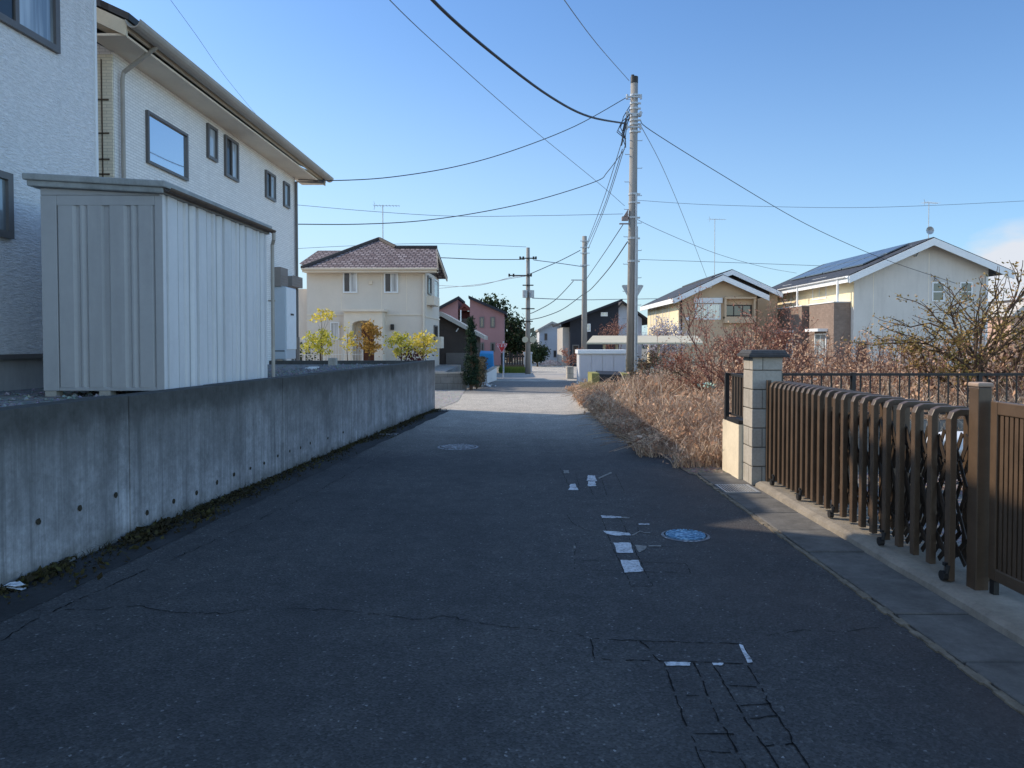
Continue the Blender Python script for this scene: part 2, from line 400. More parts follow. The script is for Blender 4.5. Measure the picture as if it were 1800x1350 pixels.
M_FLOW = foliage('pale_flowers', [(.0,(.40,.28,.28)),(.5,(.62,.52,.5)),(1,(.75,.72,.68))], .8, .2)
M_LILAC = foliage('frosty_twigs', [(.0,(.32,.28,.30)),(.5,(.48,.44,.48)),(1,(.62,.58,.60))], .8, .2)
M_GRASS = foliage('green_grass', [(.0,(.05,.10,.02)),(1,(.22,.26,.06))], .8, .3)
M_MOSS = foliage('moss_litter', [(.0,(.025,.02,.012)),(.55,(.05,.04,.02)),(.85,(.075,.07,.022)),(1,(.14,.10,.05))], .95, .05)
M_FARTREE = foliage('far_wood', [(.0,(.06,.075,.06)),(1,(.14,.15,.12))], .9, .1)

# ------------------------------------------------------------------ facade helper
class Fac:
    def __init__(s, A, B):
        s.A = Vector((A[0],A[1],0)); s.B = Vector((B[0],B[1],0)); s.u = (s.B-s.A).normalized(); s.L = (s.B-s.A).length
        s.n = Vector((s.u.y,-s.u.x,0))
    def hit(s, px, py):
        d = ray(px, py); o = Vector((0,0,CAMH))
        t = (s.A-o).dot(s.n)/d.dot(s.n); p = o+d*t
        return (p-s.A).dot(s.u), p.z
    def P(s, a, z, d=0): return s.A+s.u*a+s.n*d+Vector((0,0,z))
    def box(s, mb, a0, a1, z0, z1, d0, d1):
        q = [s.P(a0,z0,d1),s.P(a1,z0,d1),s.P(a1,z0,d0),s.P(a0,z0,d0),s.P(a0,z1,d1),s.P(a1,z1,d1),s.P(a1,z1,d0),s.P(a0,z1,d0)]
        mb.hexa(q); return mb
    def win(s, par, a0, a1, z0, z1, fm, gm, fw=.05, mull=0, tran=None, sill=False, proud=.045, pane2=None):
        m = MB()
        s.box(m,a0,a1,z0,z0+fw,-.02,proud); s.box(m,a0,a1,z1-fw,z1,-.02,proud)
        s.box(m,a0,a0+fw,z0+fw,z1-fw,-.02,proud); s.box(m,a1-fw,a1,z0+fw,z1-fw,-.02,proud)
        for k in range(mull):
            c = a0+(a1-a0)*(k+1)/(mull+1); s.box(m,c-fw*.4,c+fw*.4,z0+fw,z1-fw,-.02,proud-.008)
        if tran: c = z0+(z1-z0)*tran; s.box(m,a0+fw,a1-fw,c-fw*.4,c+fw*.4,-.02,proud-.012)
        if sill: s.box(m,a0-.05,a1+.05,z0-.05,z0-.002,-.02,proud+.05)
        w = mk('window', m, fm, par)
        n = mull+1
        for k in range(n):
            p0 = a0+(a1-a0)*k/n; p1 = a0+(a1-a0)*(k+1)/n
            p = MB(); s.box(p,p0+fw*.5,p1-fw*.5,z0+fw*.6,z1-fw*.6,-.015,.012+.006*(k%2))
            mk('pane', p, (pane2 if (pane2 and k%2) else gm), w)
        return w
    def winpx(s, par, px0, px1, py0, py1, *a, side='m', **k):
        # pixel box measured on the photo edge (left edge, right edge or middle) -> real place on this wall
        q = px0 if side == 'l' else px1 if side == 'r' else (px0+px1)/2
        return s.win(par, s.hit(px0,py0)[0], s.hit(px1,py0)[0], s.hit(q,py1)[1], s.hit(q,py0)[1], *a, **k)

def antenna(par, base, h, span=1.1, ang=0.0, n=9, dish=False, mat=None):
    b = Vector(base); m = MB(); m.tube([b, b+Vector((0,0,h))], .02, 5)
    d = Vector((math.cos(ang), math.sin(ang), 0)); e = Vector((-d.y, d.x, 0)); t = b+Vector((0,0,h-.02))
    m.tube([t-d*span*.35, t+d*span*.65], .012, 4)
    for i in range(n):
        c = t+d*(span*(-.35+i/(n-1))); L = .16+.10*(1-i/(n-1)); m.tube([c-e*L, c+e*L], .006, 4)
    m.tube([t-d*span*.35+Vector((0,0,.16)), t-d*span*.30, t-d*span*.35-Vector((0,0,.16))], .01, 4)
    if dish:
        c = b+Vector((0,-.12,h*.25))
        for k in range(10):
            a0 = 2*math.pi*k/10; a1 = 2*math.pi*(k+1)/10
            m.face([c+Vector((0,.08,0)), c+Vector((math.cos(a0)*.2,-.02,math.sin(a0)*.2)), c+Vector((math.cos(a1)*.2,-.02,math.sin(a1)*.2))])
    return mk('antenna', m, mat or M_STEEL, par)

# ------------------------------------------------------------------ ground and roads
def strip(lst, z, n=None):
    m = MB()
    for (y0,l0,r0),(y1,l1,r1) in zip(lst[:-1], lst[1:]):
        m.face([(l0,y0,z),(r0,y0,z),(r1,y1,z),(l1,y1,z)])
    return m
g = MB(); g.face([(-1500,-300,-.03),(1500,-300,-.03),(1500,2500,-.03),(-1500,2500,-.03)])
struct('ground', g, M_LAND)
WA = G(0,1040); WB = G(765,719)
wslope = (WB.x-WA.x)/(WB.y-WA.y)
def wallx(y): return WA.x+wslope*(y-WA.y)
road = strip([(-8,wallx(-8),2.07),(2,wallx(2),2.07),(8,wallx(8),2.05),(9.5,wallx(9.5),2.3),(16.25,wallx(16.25),2.2),(16.3,-6,2.2),
              (19.5,-6,2.3),(22.2,-3,2.5),(22.4,-1.45,2.6),(27,-1.05,2.9),(31,-.8,3.3),(36,-.2,4.0),(48,1.2,4.2),(75,2.6,5.2),(140,4,8)], 0.0)
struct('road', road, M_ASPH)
cs = MB(); cs.face([(-9,29.3,.004),(-.9,29.3,.004),(3.2,29.3,.004),(14,30.5,.004),(14,35,.004),(-9,34.2,.004)])
struct('cross_street', cs, simple('pale_asphalt', (.38,.355,.32), .2, 1.5, .9, .2, 0, .3, 60))
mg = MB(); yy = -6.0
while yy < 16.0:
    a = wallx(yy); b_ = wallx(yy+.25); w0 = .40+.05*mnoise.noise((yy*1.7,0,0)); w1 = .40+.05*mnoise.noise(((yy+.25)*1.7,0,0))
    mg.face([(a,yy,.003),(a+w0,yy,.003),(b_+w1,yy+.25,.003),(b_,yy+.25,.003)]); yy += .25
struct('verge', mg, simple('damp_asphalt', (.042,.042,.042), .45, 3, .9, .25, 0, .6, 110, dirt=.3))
# gutter slabs on the right
GX0, GX1 = 2.07, 2.5
gt = MB(); y = -8.0
while y < 8.3:
    gt.box(GX0+.03, GX1, y+.006, min(y+.6,8.35)-.006, -.02, .012+rnd.uniform(-.003,.003)); y += .6
bevel(struct('gutter', gt, M_GUT), .006, 1)
ed = MB()
for i in range(150):
    yy = -4+12.4*i/150; w = rnd.uniform(.012,.04)
    ed.prism([(GX0-w*.7,yy),(GX0+w*.6,yy),(GX0+w*.6,yy+.09),(GX0-w*.7,yy+.09)], -.01, .006+rnd.uniform(0,.006))
struct('gutter_edge', ed, simple('sandy_joint', (.19,.16,.12), .5, 14, .95, .1, 0, .6, 60))
ap = MB(); n = 40
prof = [(2.505,-.02),(2.52,.035),(2.56,.055),(3.02,.06),(3.02,-.02)]
ys = [-8+16.0*i/n for i in range(n+1)]
for i in range(n):
    if ys[i] > 7.4: break
    for (xa,za),(xb,zb) in zip(prof[:-1], prof[1:]):
        j0 = .008*math.sin(i*1.7); j1 = .008*math.sin((i+1)*1.7)
        ap.face([(xa+j0,ys[i],za),(xb+j0,ys[i],zb),(xb+j1,ys[i+1],zb),(xa+j1,ys[i+1],za)])
struct('pavement', ap, M_APRON)
yd = MB(); yd.face([(3.0,-8,.03),(14,-8,.03),(14,8.3,.03),(3.0,8.3,.03)]); yd.face([(2.56,7.3,.02),(3.0,7.3,.03),(3.0,8.3,.03),(2.56,8.3,.02)])
struct('yard_ground', yd, M_YARD)
fs = MB(); fs.face([(2.0,8.3,.008),(30,8.3,.008),(30,24,.008),(2.5,24,.008),(1.85,16,.008),(1.95,9.6,.008)])
struct('field_ground', fs, M_SOIL)
# left raised yard
ry = MB(); ry.prism([(-26,-8),(wallx(-8)-.2,-8),(wallx(16.0)-.2,16.0),(-26,16.0)], -.02, 1.0)
struct('raised_yard', ry, M_GRAVEL)
pg = MB(); pg.face([(-12,16.4,.006),(wallx(16.3)+.1,16.4,.006),(-1.35,18.5,.006),(-1.45,22.8,.006),(-12,22.8,.006)])
struct('gravel_lot', pg, M_PALEGRAVEL)
cp = MB(); cp.prism([(-15,23.1),(-2.2,23.1),(-2.2,36),(-15,36)], -.02, .5)
struct('house_plot', cp, M_PALEGRAVEL)

# loose gravel stones on the raised yard
st = MB()
def stone(m, c, r):
    vs = []
    for dx,dy,dz in ((1,0,0),(-1,0,0),(0,1,0),(0,-1,0),(0,0,1),(0,0,-.6)):
        k = r*rnd.uniform(.6,1.2); vs.append((c[0]+dx*k, c[1]+dy*k, c[2]+dz*k*.7))
    m.add(vs, [(0,2,4),(2,1,4),(1,3,4),(3,0,4),(2,0,5),(1,2,5),(3,1,5),(0,3,5)])
for i in range(2600):
    y = rnd.uniform(4.2,15.9); x = wallx(y)-.22-abs(rnd.gauss(0,.9))
    stone(st, (x,y,1.005), rnd.uniform(.012,.04))
one('gravel_stones', st, M_GRAVEL, 'loose grey gravel covering the raised yard behind the concrete wall', 'gravel', kind='stuff')

# ------------------------------------------------------------------ left retaining wall
root = empty('concrete_retaining_wall', (WB.x,WB.y,0), 'long stained grey concrete retaining wall along the left side of the lane', 'wall')
m = MB(); FW = Fac((wallx(-8),-8),(WB.x,WB.y))
# cast in panels, a hairline joint between them
pxj = [-400, 228, 393, 498, 568, 618, 660, 690, 715, 765]
aj = [0]+[FW.hit(p,800)[0] for p in pxj[1:-1]]+[FW.L]
for i in range(len(aj)-1):
    FW.box(m, aj[i]+.004, aj[i+1]-.004, -.05, 1.08+(0 if i%2 else .004), -.20, (0 if i%2 else -.004))
FW.box(m, .1, FW.L-.05, -.05, 1.07, -.19, -.02)
m.box(-26, WB.x-.21, 16.0, 16.2, -.05, 1.08)
mk('wall_panel', m, M_CONC, root)
for px,py in ((67,917),(140,893),(203,870),(258,901),(305,881),(345,866),(381,848),(411,834),(440,823),(464,814),(488,801),(509,793),(528,787),(545,779),(576,770),(603,760)):
    a, z = FW.hit(px,py); h = MB(); c = FW.P(a,z,.002)
    r = .020 if px < 420 else .015
    ring = [c+FW.u*(math.cos(k*math.pi/6)*r*rnd.uniform(.8,1.1))+Vector((0,0,math.sin(k*math.pi/6)*r*rnd.uniform(.9,1.25))) for k in range(12)]
    h.extr(ring, FW.n*.004)
    mk('tie_hole', h, simple('hole_stain_%d'%px, (.05,.043,.03), .4, 30, .95, .1) if px == 67 else bpy.data.materials['hole_stain_67'], root)

ms = MB()
for i in range(20000):
    y = 3.2+13*rnd.random()**1.3
    w = .07+.20*max(0, mnoise.noise((0,y*.9,3))+.45)
    x = wallx(y)+.005+abs(rnd.gauss(0,1))*w*.7
    dens = mnoise.noise((x*1.5,y*.8,7))+.55
    if rnd.random() > dens: continue
    ms.leaf((x, y, .008+rnd.random()*.03*dens), rnd.uniform(.012,.04), rnd, 1.5)
for i in range(2600):
    y = 3.9+2.6*rnd.random(); x = wallx(y)+.02+abs(rnd.gauss(0,.13))
    if mnoise.noise((x*3,y*1.6,2))+.25 < rnd.random()*.6: continue
    ms.leaf((x,y,.01+rnd.random()*.035), rnd.uniform(.03,.065), rnd, .8)
for i in range(110):
    y = rnd.uniform(3.5,15.5); x = wallx(y)+abs(rnd.gauss(0,.06))
    for k in range(5): ms.ribbon([(x,y,0),(x+rnd.gauss(0,.02),y+rnd.gauss(0,.02),.04),(x+rnd.gauss(0,.04),y+rnd.gauss(0,.04),rnd.uniform(.03,.08))], .006, (1,0,0))
one('moss_litter', ms, M_MOSS, 'moss and dead leaves gathered along the foot of the concrete wall', 'moss', kind='stuff')
sc = MB(); c = G(27,1037)
for k in range(4):
    ang = k*1.7; cc = c+Vector((.02*math.cos(ang), .02*math.sin(ang), .005+.008*k))
    pts = [cc+Vector((.07*math.cos(a+ang)*rnd.uniform(.6,1), .045*math.sin(a+ang)*rnd.uniform(.6,1), rnd.uniform(0,.02))) for a in (0,.9,1.8,2.7,3.6,4.5,5.4)]
    sc.face(pts)
one('paper_scrap', sc, M_PLASTIC, 'crumpled white paper scrap on the moss at lower left', 'litter')

# ------------------------------------------------------------------ road details
pm = MB()
def zo(p, ox=940, oy=800, s=4.5): return (ox+p[0]/s, oy+p[1]/s)
def gpoly(m, pts, z=.004): m.face([G(p[0],p[1],z) for p in reversed(pts)])
def ragged(pts, amt=1.2, n=4):
    out = []
    for i in range(len(pts)):
        a, b = pts[i], pts[(i+1)%len(pts)]
        for k in range(n):
            t = k/n; j = amt if k else 0
            out.append((a[0]+(b[0]-a[0])*t+rnd.uniform(-j,j), a[1]+(b[1]-a[1])*t+rnd.uniform(-j,j)*.4))
    return out
for q in ([(262,275),(345,275),(320,225),(285,228)], [(408,200),(495,205),(478,162),(422,158)], [(422,245),(488,243),(480,207),(420,207)],
          [(525,475),(680,485),(690,497),(530,497)], [(820,541),(905,541),(905,550),(820,550)], [(540,597),(640,603),(745,615),(760,635),(640,636),(570,622)],
          [(622,692),(755,690),(780,772),(650,772)], [(678,828),(820,830),(860,918),(710,930)]):
    gpoly(pm, ragged([zo(p) for p in q]))
for q in ([(1168,1163),(1214,1164),(1212,1170),(1172,1170)], [(1252,1165),(1272,1165),(1270,1169),(1254,1169)], [(1299,1132),(1306,1134),(1323,1164),(1314,1165)]):
    gpoly(pm, ragged(q, 1.5))
pmo = MB(); pmo.v = pm.v; pmo.f = pm.f
struct('road_marking', pmo, M_PAINT)
pf = MB()
for q in ([(225,118),(268,118),(272,142),(232,142)], [(500,180),(600,132),(612,142),(510,186)], [(790,710),(890,718),(870,748),(825,770)], [(762,632),(832,596),(865,606),(832,606),(775,636)], [(900,713),(1000,713),(1000,722),(900,722)], [(685,488),(750,490),(745,500),(690,498)], [(860,610),(915,612),(912,618),(862,616)], [(305,715),(325,718),(322,738),(306,735)]):
    gpoly(pf, ragged([zo(p) for p in q], .8), .0045)
struct('worn_marking', pf, M_PAINTF)
ck = MB()
def crack(pts, w=.010, jag=.012, z=.003):
    P = [G(p[0],p[1],z) for p in pts]; out = []
    for a, b in zip(P[:-1], P[1:]):
        n = max(2, int((b-a).length/.035))
        for k in range(n):
            out.append(a.lerp(b, k/n)+Vector((rnd.gauss(0,jag*.5), rnd.gauss(0,jag*.5), 0)))
    out.append(P[-1])
    for i in range(len(out)-1):
        a, b = out[i], out[i+1]; t = (b-a); t.z = 0
        if t.length < 1e-4: continue
        t.normalize(); q = Vector((-t.y,t.x,0)); w0 = w*rnd.uniform(.2,.8); w1 = w*rnd.uniform(.2,.8)
        if rnd.random() < .2: continue
        ck.face([a-q*w0*.5, b-q*w1*.5, b+q*w1*.5, a+q*w0*.5])
crack([(60,1072),(180,1070),(240,1065),(300,1076),(400,1078),(470,1068),(600,1072),(730,1088),(780,1082),(860,1098),(1000,1112),(1040,1122)], .010, .018)
crack([(1320,1124),(1400,1108),(1480,1110),(1545,1103)], .008, .015)
for pts in ([(1040,1122),(1150,1127),(1305,1131)], [(1040,1122),(1045,1158),(1170,1162),(1322,1166)], [(1305,1131),(1322,1166)], [(1125,1125),(1160,1162)],
            [(1168,1165),(1200,1260),(1240,1352)], [(1220,1165),(1262,1260),(1312,1352)], [(1255,1170),(1308,1260),(1370,1352)], [(1312,1165),(1368,1260),(1425,1352)],
            [(1185,1222),(1228,1222)], [(1205,1288),(1290,1290)], [(1282,1205),(1330,1207)], [(1318,1262),(1366,1258)], [(1230,1320),(1285,1322)], [(1345,1310),(1395,1306)], [(1300,1240),(1355,1236)]):
    crack(pts, .012, .006)
for pts in ([(985,823),(1004,862)], [(1011,828),(1019,862)], [(1028,838),(1043,870)], [(1056,835),(1066,870)], [(1082,832),(1098,866)], [(1060,868),(1110,866)],
            [(997,905),(1004,918),(1030,932),(1065,938)], [(1056,906),(1078,965),(1112,1032)], [(1090,910),(1118,970),(1146,1030)], [(1120,920),(1122,935),(1104,940)], [(1012,955),(1010,1000),(1090,1004),(1200,1006)],
            [(1022,985),(1092,986)], [(1132,988),(1205,990),(1215,1008)], [(1110,1030),(1146,1030)], [(1140,960),(1190,962)]):
    crack(pts, .008, .006)
crack([(820,786),(1000,786),(1080,790)], .006, .01)
crack([(0,1128),(60,1090),(150,1048),(260,1000)], .014, .014); crack([(300,985),(420,930),(560,862),(690,790)], .010, .014)
struct('road_crack', ck, M_CRACK)

def manhole(c, r, mat, label):
    root = empty('manhole_cover', (c.x,c.y,0), label, 'manhole cover')
    m = MB(); n = 40
    for i in range(n):
        a0, a1 = 2*math.pi*i/n, 2*math.pi*(i+1)/n
        P = lambda a, q, z: (c.x+q*math.cos(a), c.y+q*math.sin(a), z)
        m.face([P(a0,r,.009),P(a0,r*1.12,.004),P(a1,r*1.12,.004),P(a1,r,.009)])
    mk('rim', m, M_COVER, root)
    d = MB(); d.disc(c, r*.92, 0, .010)
    for q in (.86,.55):
        for k in range(20):
            a0 = 2*math.pi*k/20; a1 = a0+.22; d.prism([(c.x+r*q*math.cos(a0),c.y+r*q*math.sin(a0)),(c.x+r*(q+.05)*math.cos(a0),c.y+r*(q+.05)*math.sin(a0)),(c.x+r*(q+.05)*math.cos(a1),c.y+r*(q+.05)*math.sin(a1)),(c.x+r*q*math.cos(a1),c.y+r*q*math.sin(a1))], .009, .016)
    for k in range(26):
        a = rnd.uniform(0,6.28); q = r*.82*math.sqrt(rnd.random()); x = c.x+q*math.cos(a); y = c.y+q*math.sin(a); s = r*.09
        d.prism([(x-s,y-s*.5),(x+s,y-s*.5),(x+s,y+s*.5),(x-s,y+s*.5)], .009, .014)
    mk('lid', d, mat, root)
manhole(G(805,786), .26, M_COVER, 'round pale grey iron manhole cover further up the lane')
manhole(G(1205,942), .165, M_COVERB, 'small round blue manhole cover beside the faded road lettering')
vb = MB(); c = G(683,764); vb.prism([(c.x-.15,c.y-.09),(c.x+.15,c.y-.09),(c.x+.15,c.y+.09),(c.x-.15,c.y+.09)], 0, .008)
for k in range(5): vb.box(c.x-.12, c.x+.12, c.y-.07+k*.03, c.y-.055+k*.03, .008, .012)
one('valve_cover', vb, M_COVER, 'small pale rectangular cover plate beside the concrete wall foot', 'cover plate')
gr = empty('drain_grate', (2.27,7.4,0), 'steel drain grate in the gutter in front of the block pillar', 'drain grate')
m = MB(); x0,x1,y0,y1 = 2.1,2.44,7.22,7.62
m.box(x0,x1,y0,y0+.02,.0,.022); m.box(x0,x1,y1-.02,y1,.0,.022); m.box(x0,x0+.02,y0+.02,y1-.02,.0,.022); m.box(x1-.02,x1,y0+.02,y1-.02,.0,.022)
mk('frame', m, M_STEEL, gr)
m = MB()
for k in range(11): m.box(x0+.035+k*.0275, x0+.046+k*.0275, y0+.021, y1-.021, .014, .021)
mk('bars', m, M_STEEL, gr)

# ------------------------------------------------------------------ nearest white house (left)
H1 = empty('white_house', (-7,4,1.0), 'nearest house at far left, rough white siding with two bronze framed windows', 'house')
x_far, y_far = -4.96, 8.9; sl = .066
def h1x(y): return x_far+sl*(y-y_far)
FH1 = Fac((h1x(-9),-9),(x_far,y_far))
m = MB(); zt = 6.3
m.prism([(h1x(-9)-8,-9),(h1x(-9),-9),(x_far,y_far),(x_far-8,y_far+.0)], 1.36, zt)
mk('wall', m, M_SID1, H1)
m = MB(); m.prism([(h1x(-9)-7.9,-8.9),(h1x(-9)-.05,-8.9),(x_far-.05,y_far-.05),(x_far-7.9,y_far-.05)], .9, 1.34)
mk('foundation', m, simple('foundation_concrete', (.40,.40,.40), .12, 3, .9, .2, dirt=.4), H1)
m = MB(); FH1.box(m, 0, FH1.L, 1.32, 1.37, -.03, .035); mk('drip_flashing', m, M_FRAME, H1)
m = MB(); FH1.box(m, FH1.L-.03, FH1.L+.012, 1.38, zt, -.06, .012); mk('corner_trim', m, M_WHITE, H1)
m = MB()
rz = zt+4.6*.45
A = [(h1x(-9)+.6,-9.3),(x_far+.55,y_far+.05)]
q = lambda p, dx, z: (p[0]+dx, p[1], z)
m.extr([q(A[0],0,zt),q(A[1],0,zt),q(A[1],-4.7,rz),q(A[0],-4.7,rz)], (0,0,.14)); m.extr([q(A[0],-4.7,rz),q(A[1],-4.7,rz),q(A[1],-9.3,zt),q(A[0],-9.3,zt)], (0,0,.14))
mk('roof', m, M_DARKROOF, H1)
m = MB(); m.extr([(x_far-.02,y_far-.05,zt),(x_far-8,y_far-.05,zt),(x_far-4.1,y_far-.05,rz-.06)], (0,.05,0)); mk('gable', m, M_SID1, H1)
a1, zb = FH1.hit(100,95)
FH1.win(H1, a1-1.9, a1, zb, zb+1.25, M_FRAME, M_GL_CURT, .07, 2, pane2=M_GL_DARK)
a1 = FH1.hit(16,300)[0]; FH1.win(H1, a1-1.2, a1, FH1.hit(16,420)[1], FH1.hit(16,306)[1], M_FRAME, M_GL_CURT, .07, 0)

# ------------------------------------------------------------------ second white house with long eaves
H2 = empty('white_house', (-7,14,1.0), 'long two storey white house with deep beige eaves behind the storage shed', 'house')
ZE = 5.6
nw = (X(207,10.1),10.1); fw_ = (X(521,17.9),17.9)
E0 = (X(235,9.55),9.55); E1 = (X(577,18.7),18.7)
FH2 = Fac(nw, fw_)
WT = 5.42; rx = -4.9; RZ = ZE+4.55*.46
back0 = (nw[0]-7.8, nw[1]); back1 = (fw_[0]-7.8, fw_[1])
m = MB(); m.prism([back0, nw, fw_, back1], .95, WT)
m.extr([(nw[0]-.02,nw[1],WT),(back0[0],back0[1],WT),(E0[0]-4.55,nw[1],RZ-.18)], (0,.1,0))
m.extr([(fw_[0]-.02,fw_[1]-.1,WT),(back1[0],back1[1]-.1,WT),(E1[0]-4.55,fw_[1]-.1,RZ-.18)], (0,.1,0))
mk('wall', m, M_SID2, H2)
m = MB(); m.box(nw[0]-7.7, nw[0]-.012, nw[1]-.025, nw[1]-.003, 1.0, WT-.05)
mk('end_cladding', m, M_BOUNCETILE, H2)
m = MB()
for zz in (2.2,2.9,3.3,3.75,3.95,4.3,4.75):
    m.box(nw[0]-.30, nw[0]-.06, nw[1]-.034, nw[1]-.024, zz, zz+.022)
m.box(nw[0]-.16, nw[0]-.145, nw[1]-.034, nw[1]-.024, 2.21, 5.3)
mk('cladding_joint', m, M_RUST, H2)
# roof slab, soffit, fascia, gutter
m = MB()
m.extr([(E0[0],E0[1],ZE),(E1[0],E1[1],ZE),(E1[0]-4.55,E1[1],RZ),(E0[0]-4.55,E0[1],RZ)], (0,0,.09))
m.extr([(E0[0]-4.55,E0[1],RZ),(E1[0]-4.55,E1[1],RZ),(E1[0]-9.1,E1[1],ZE),(E0[0]-9.1,E0[1],ZE)], (0,0,.09))
mk('roof', m, M_DARKROOF, H2)
m = MB()
m.extr([(nw[0]-.05,E0[1]+.04,WT),(E0[0]-.08,E0[1]+.04,WT),(E1[0]-.08,E1[1]-.04,WT),(fw_[0]-.05,E1[1]-.04,WT)], (0,0,.03))
mk('soffit', m, M_SOFFIT, H2)
m = MB(); FE = Fac(E0, E1)
FE.box(m, 0, FE.L, WT+.06, ZE-.01, -.07, -.035); mk('fascia', m, M_BARGE, H2)
for yy, sgn in ((E0[1],1),(E1[1],-1)):
    m = MB()
    ex = E0[0] if sgn > 0 else E1[0]
    for s1 in (0,1):
        a = (ex-.04 if not s1 else ex-9.06, yy, ZE-.20); b = (ex-4.55, yy, RZ-.20)
        m.extr([a,b,(b[0],b[1],b[2]+.19),(a[0],a[1],a[2]+.19)], (0,.035*sgn,0))
    mk('bargeboard', m, M_BARGE, H2)
m = MB()  # near end soffit under the gable overhang
m.extr([(E0[0]-.1,E0[1]+.04,ZE-.17),(E0[0]-4.5,E0[1]+.04,RZ-.17),(E0[0]-4.5,nw[1],RZ-.17),(E0[0]-.1,nw[1],ZE-.17)], (0,0,.02)); mk('gable_soffit', m, M_SOFFIT, H2)
m = MB()
def half_pipe(m, p0, p1, r, n=8):
    p0 = Vector(p0); p1 = Vector(p1); t = (p1-p0).normalized(); s = t.cross(Vector((0,0,1)))
    ring = [s*(math.cos(math.pi+math.pi*k/n)*r)+Vector((0,0,math.sin(math.pi+math.pi*k/n)*r)) for k in range(n+1)]
    ring += [v*.86 for v in reversed(ring)]
    m.extr([p0+v for v in ring], p1-p0)
half_pipe(m, FE.P(-.02,ZE+.0,.055), FE.P(FE.L+.03,ZE+.0,.055), .105)
mk('gutter', m, M_GUTTER, H2)
m = MB()
pgx = FE.P(.62,ZE-.10,.03); wx = FH2.P(.10,5.15,.06)
m.tube([FE.P(.62,ZE-.02,.03), pgx, FH2.P(.12,5.18,.07), wx+Vector((0,0,-.08)), FH2.P(.10,1.05,.06)], .029, 8)
mk('downpipe', m, M_GUTTER, H2)
m = MB(); m.tube([FE.P(FE.L-.35,ZE-.05,.03), FE.P(FE.L-.35,5.42,.0), FH2.P(FH2.L-.07,5.32,.05), FH2.P(FH2.L-.07,1.0,.05)], .034, 8)
mk('downpipe', m, M_FRAME, H2)
FH2.winpx(H2, 255,326, 193,285, M_FRAME, M_GL_SKY, .04, 0, side='l', sill=False)
FH2.winpx(H2, 362,379, 216,276, M_FRAME, M_GL_CURT, .05, 0, side='l')
FH2.winpx(H2, 393,416, 236,308, M_FRAME, M_GL_DARK, .05, 1, side='l', pane2=M_GL_CURT)
FH2.winpx(H2, 465,482, 298,346, M_FRAME, M_GL_DARK, .05, 1, side='l', pane2=M_GL_CURT)
FH2.winpx(H2, 497,507, 318,362, M_FRAME, M_GL_CURT, .05, 0, side='l')
for (p0,p1,q0,q1) in ((476,489,473,506),(497,516,490,507)):
    m = MB(); a0 = FH2.hit(p0,q0)[0]; a1 = FH2.hit(p1,q0)[0]
    FH2.box(m, a0, a1, FH2.hit(p1,q1)[1], FH2.hit(p1,q0)[1], .0, .22)
    for k in range(4): z = FH2.hit(p1,q1)[1]+.05+k*.06; FH2.box(m, a0+.03, a1-.03, z, z+.02, .22, .228)
    bevel(mk('vent_hood', m, simple('taupe_vent', (.22,.19,.17), .1, 4, .7) if p0 == 476 else bpy.data.materials['taupe_vent'], H2), .015)
m = MB(); FH2.box(m, FH2.hit(512,590)[0], FH2.hit(518,590)[0], 1.0, 1.6, .0, .12); mk('meter_box', m, M_FRAME, H2)

# hot water unit
tk = empty('water_heater', (-5.1,16.6,1.0), 'tall pale hot water unit standing against the long white house', 'water heater')
m = MB(); m.box(-5.23,-4.95,16.2,16.95,1.10,2.70); bevel(mk('casing', m, M_TANK, tk), .02)
m = MB(); m.box(-4.95,-4.932,16.22,16.93,1.32,2.68); bevel(mk('front_panel', m, M_PLASTIC, tk), .006)
m = MB(); m.box(-4.932,-4.92,16.5,16.7,2.08,2.12); mk('handle', m, M_DARK, tk)
for xx,yy in ((-5.2,16.25),(-5.0,16.25),(-5.2,16.9),(-5.0,16.9)):
    m = MB(); m.box(xx-.03,xx+.03,yy-.03,yy+.03,1.0,1.10); mk('foot', m, M_STEEL, tk)
m = MB(); m.box(-5.2,-4.98,16.205-.012,16.2,1.28,1.30); mk('seam', m, M_DARK, tk)

# ------------------------------------------------------------------ storage shed
p0 = W(290,688,6.62); sx1, sy0 = p0.x, 6.62; sy1 = 9.05; sx0 = X(75,6.62); fx = X(470,9.05)-sx1
zb, ztop = 1.055, 2.80
SH = empty('storage_shed', ((sx0+sx1)/2,(sy0+sy1)/2,1.0), 'grey and white ribbed steel storage shed standing on the raised yard', 'shed')
def sk(x, y): return x + fx*(y-sy0)/(sy1-sy0)
m = MB()
m.prism([(sx0+.02,sy0+.02),(sx1-.02,sy0+.02),(sk(sx1,sy1)-.02,sy1),(sk(sx0,sy1)+.02,sy1)], zb, ztop+.02)
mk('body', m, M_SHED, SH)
m = MB(); FS = Fac((sx0,sy0),(sx1,sy0)); L = FS.L
FS.box(m, 0, L*.13, zb, ztop, -.03, .0); FS.box(m, L-.075, L, zb, ztop, -.03, .0); FS.box(m, L*.13, L-.075, ztop-.09, ztop, -.03, -.001); m.extr([FS.P(0,ztop+.001,-.001),FS.P(L,ztop+.001,-.001),FS.P(L,ztop+.012,-.001),FS.P(0,ztop+.068,-.001)], -FS.n*.03); FS.box(m, L*.13, L-.075, zb, zb+.03, -.03, -.001)
bevel(mk('front_frame', m, M_SHED, SH), .006)
m = MB()
def ribs(m, Fc, a0, a1, z0, z1, prof, d):
    # profile: list of (fraction, depth)
    pts = [(a0+(a1-a0)*t, e) for t, e in prof]
    for (u0,e0),(u1,e1) in zip(pts[:-1], pts[1:]):
        m.face([Fc.P(u0,z0,d+e0),Fc.P(u1,z0,d+e1),Fc.P(u1,z1,d+e1),Fc.P(u0,z1,d+e0)])
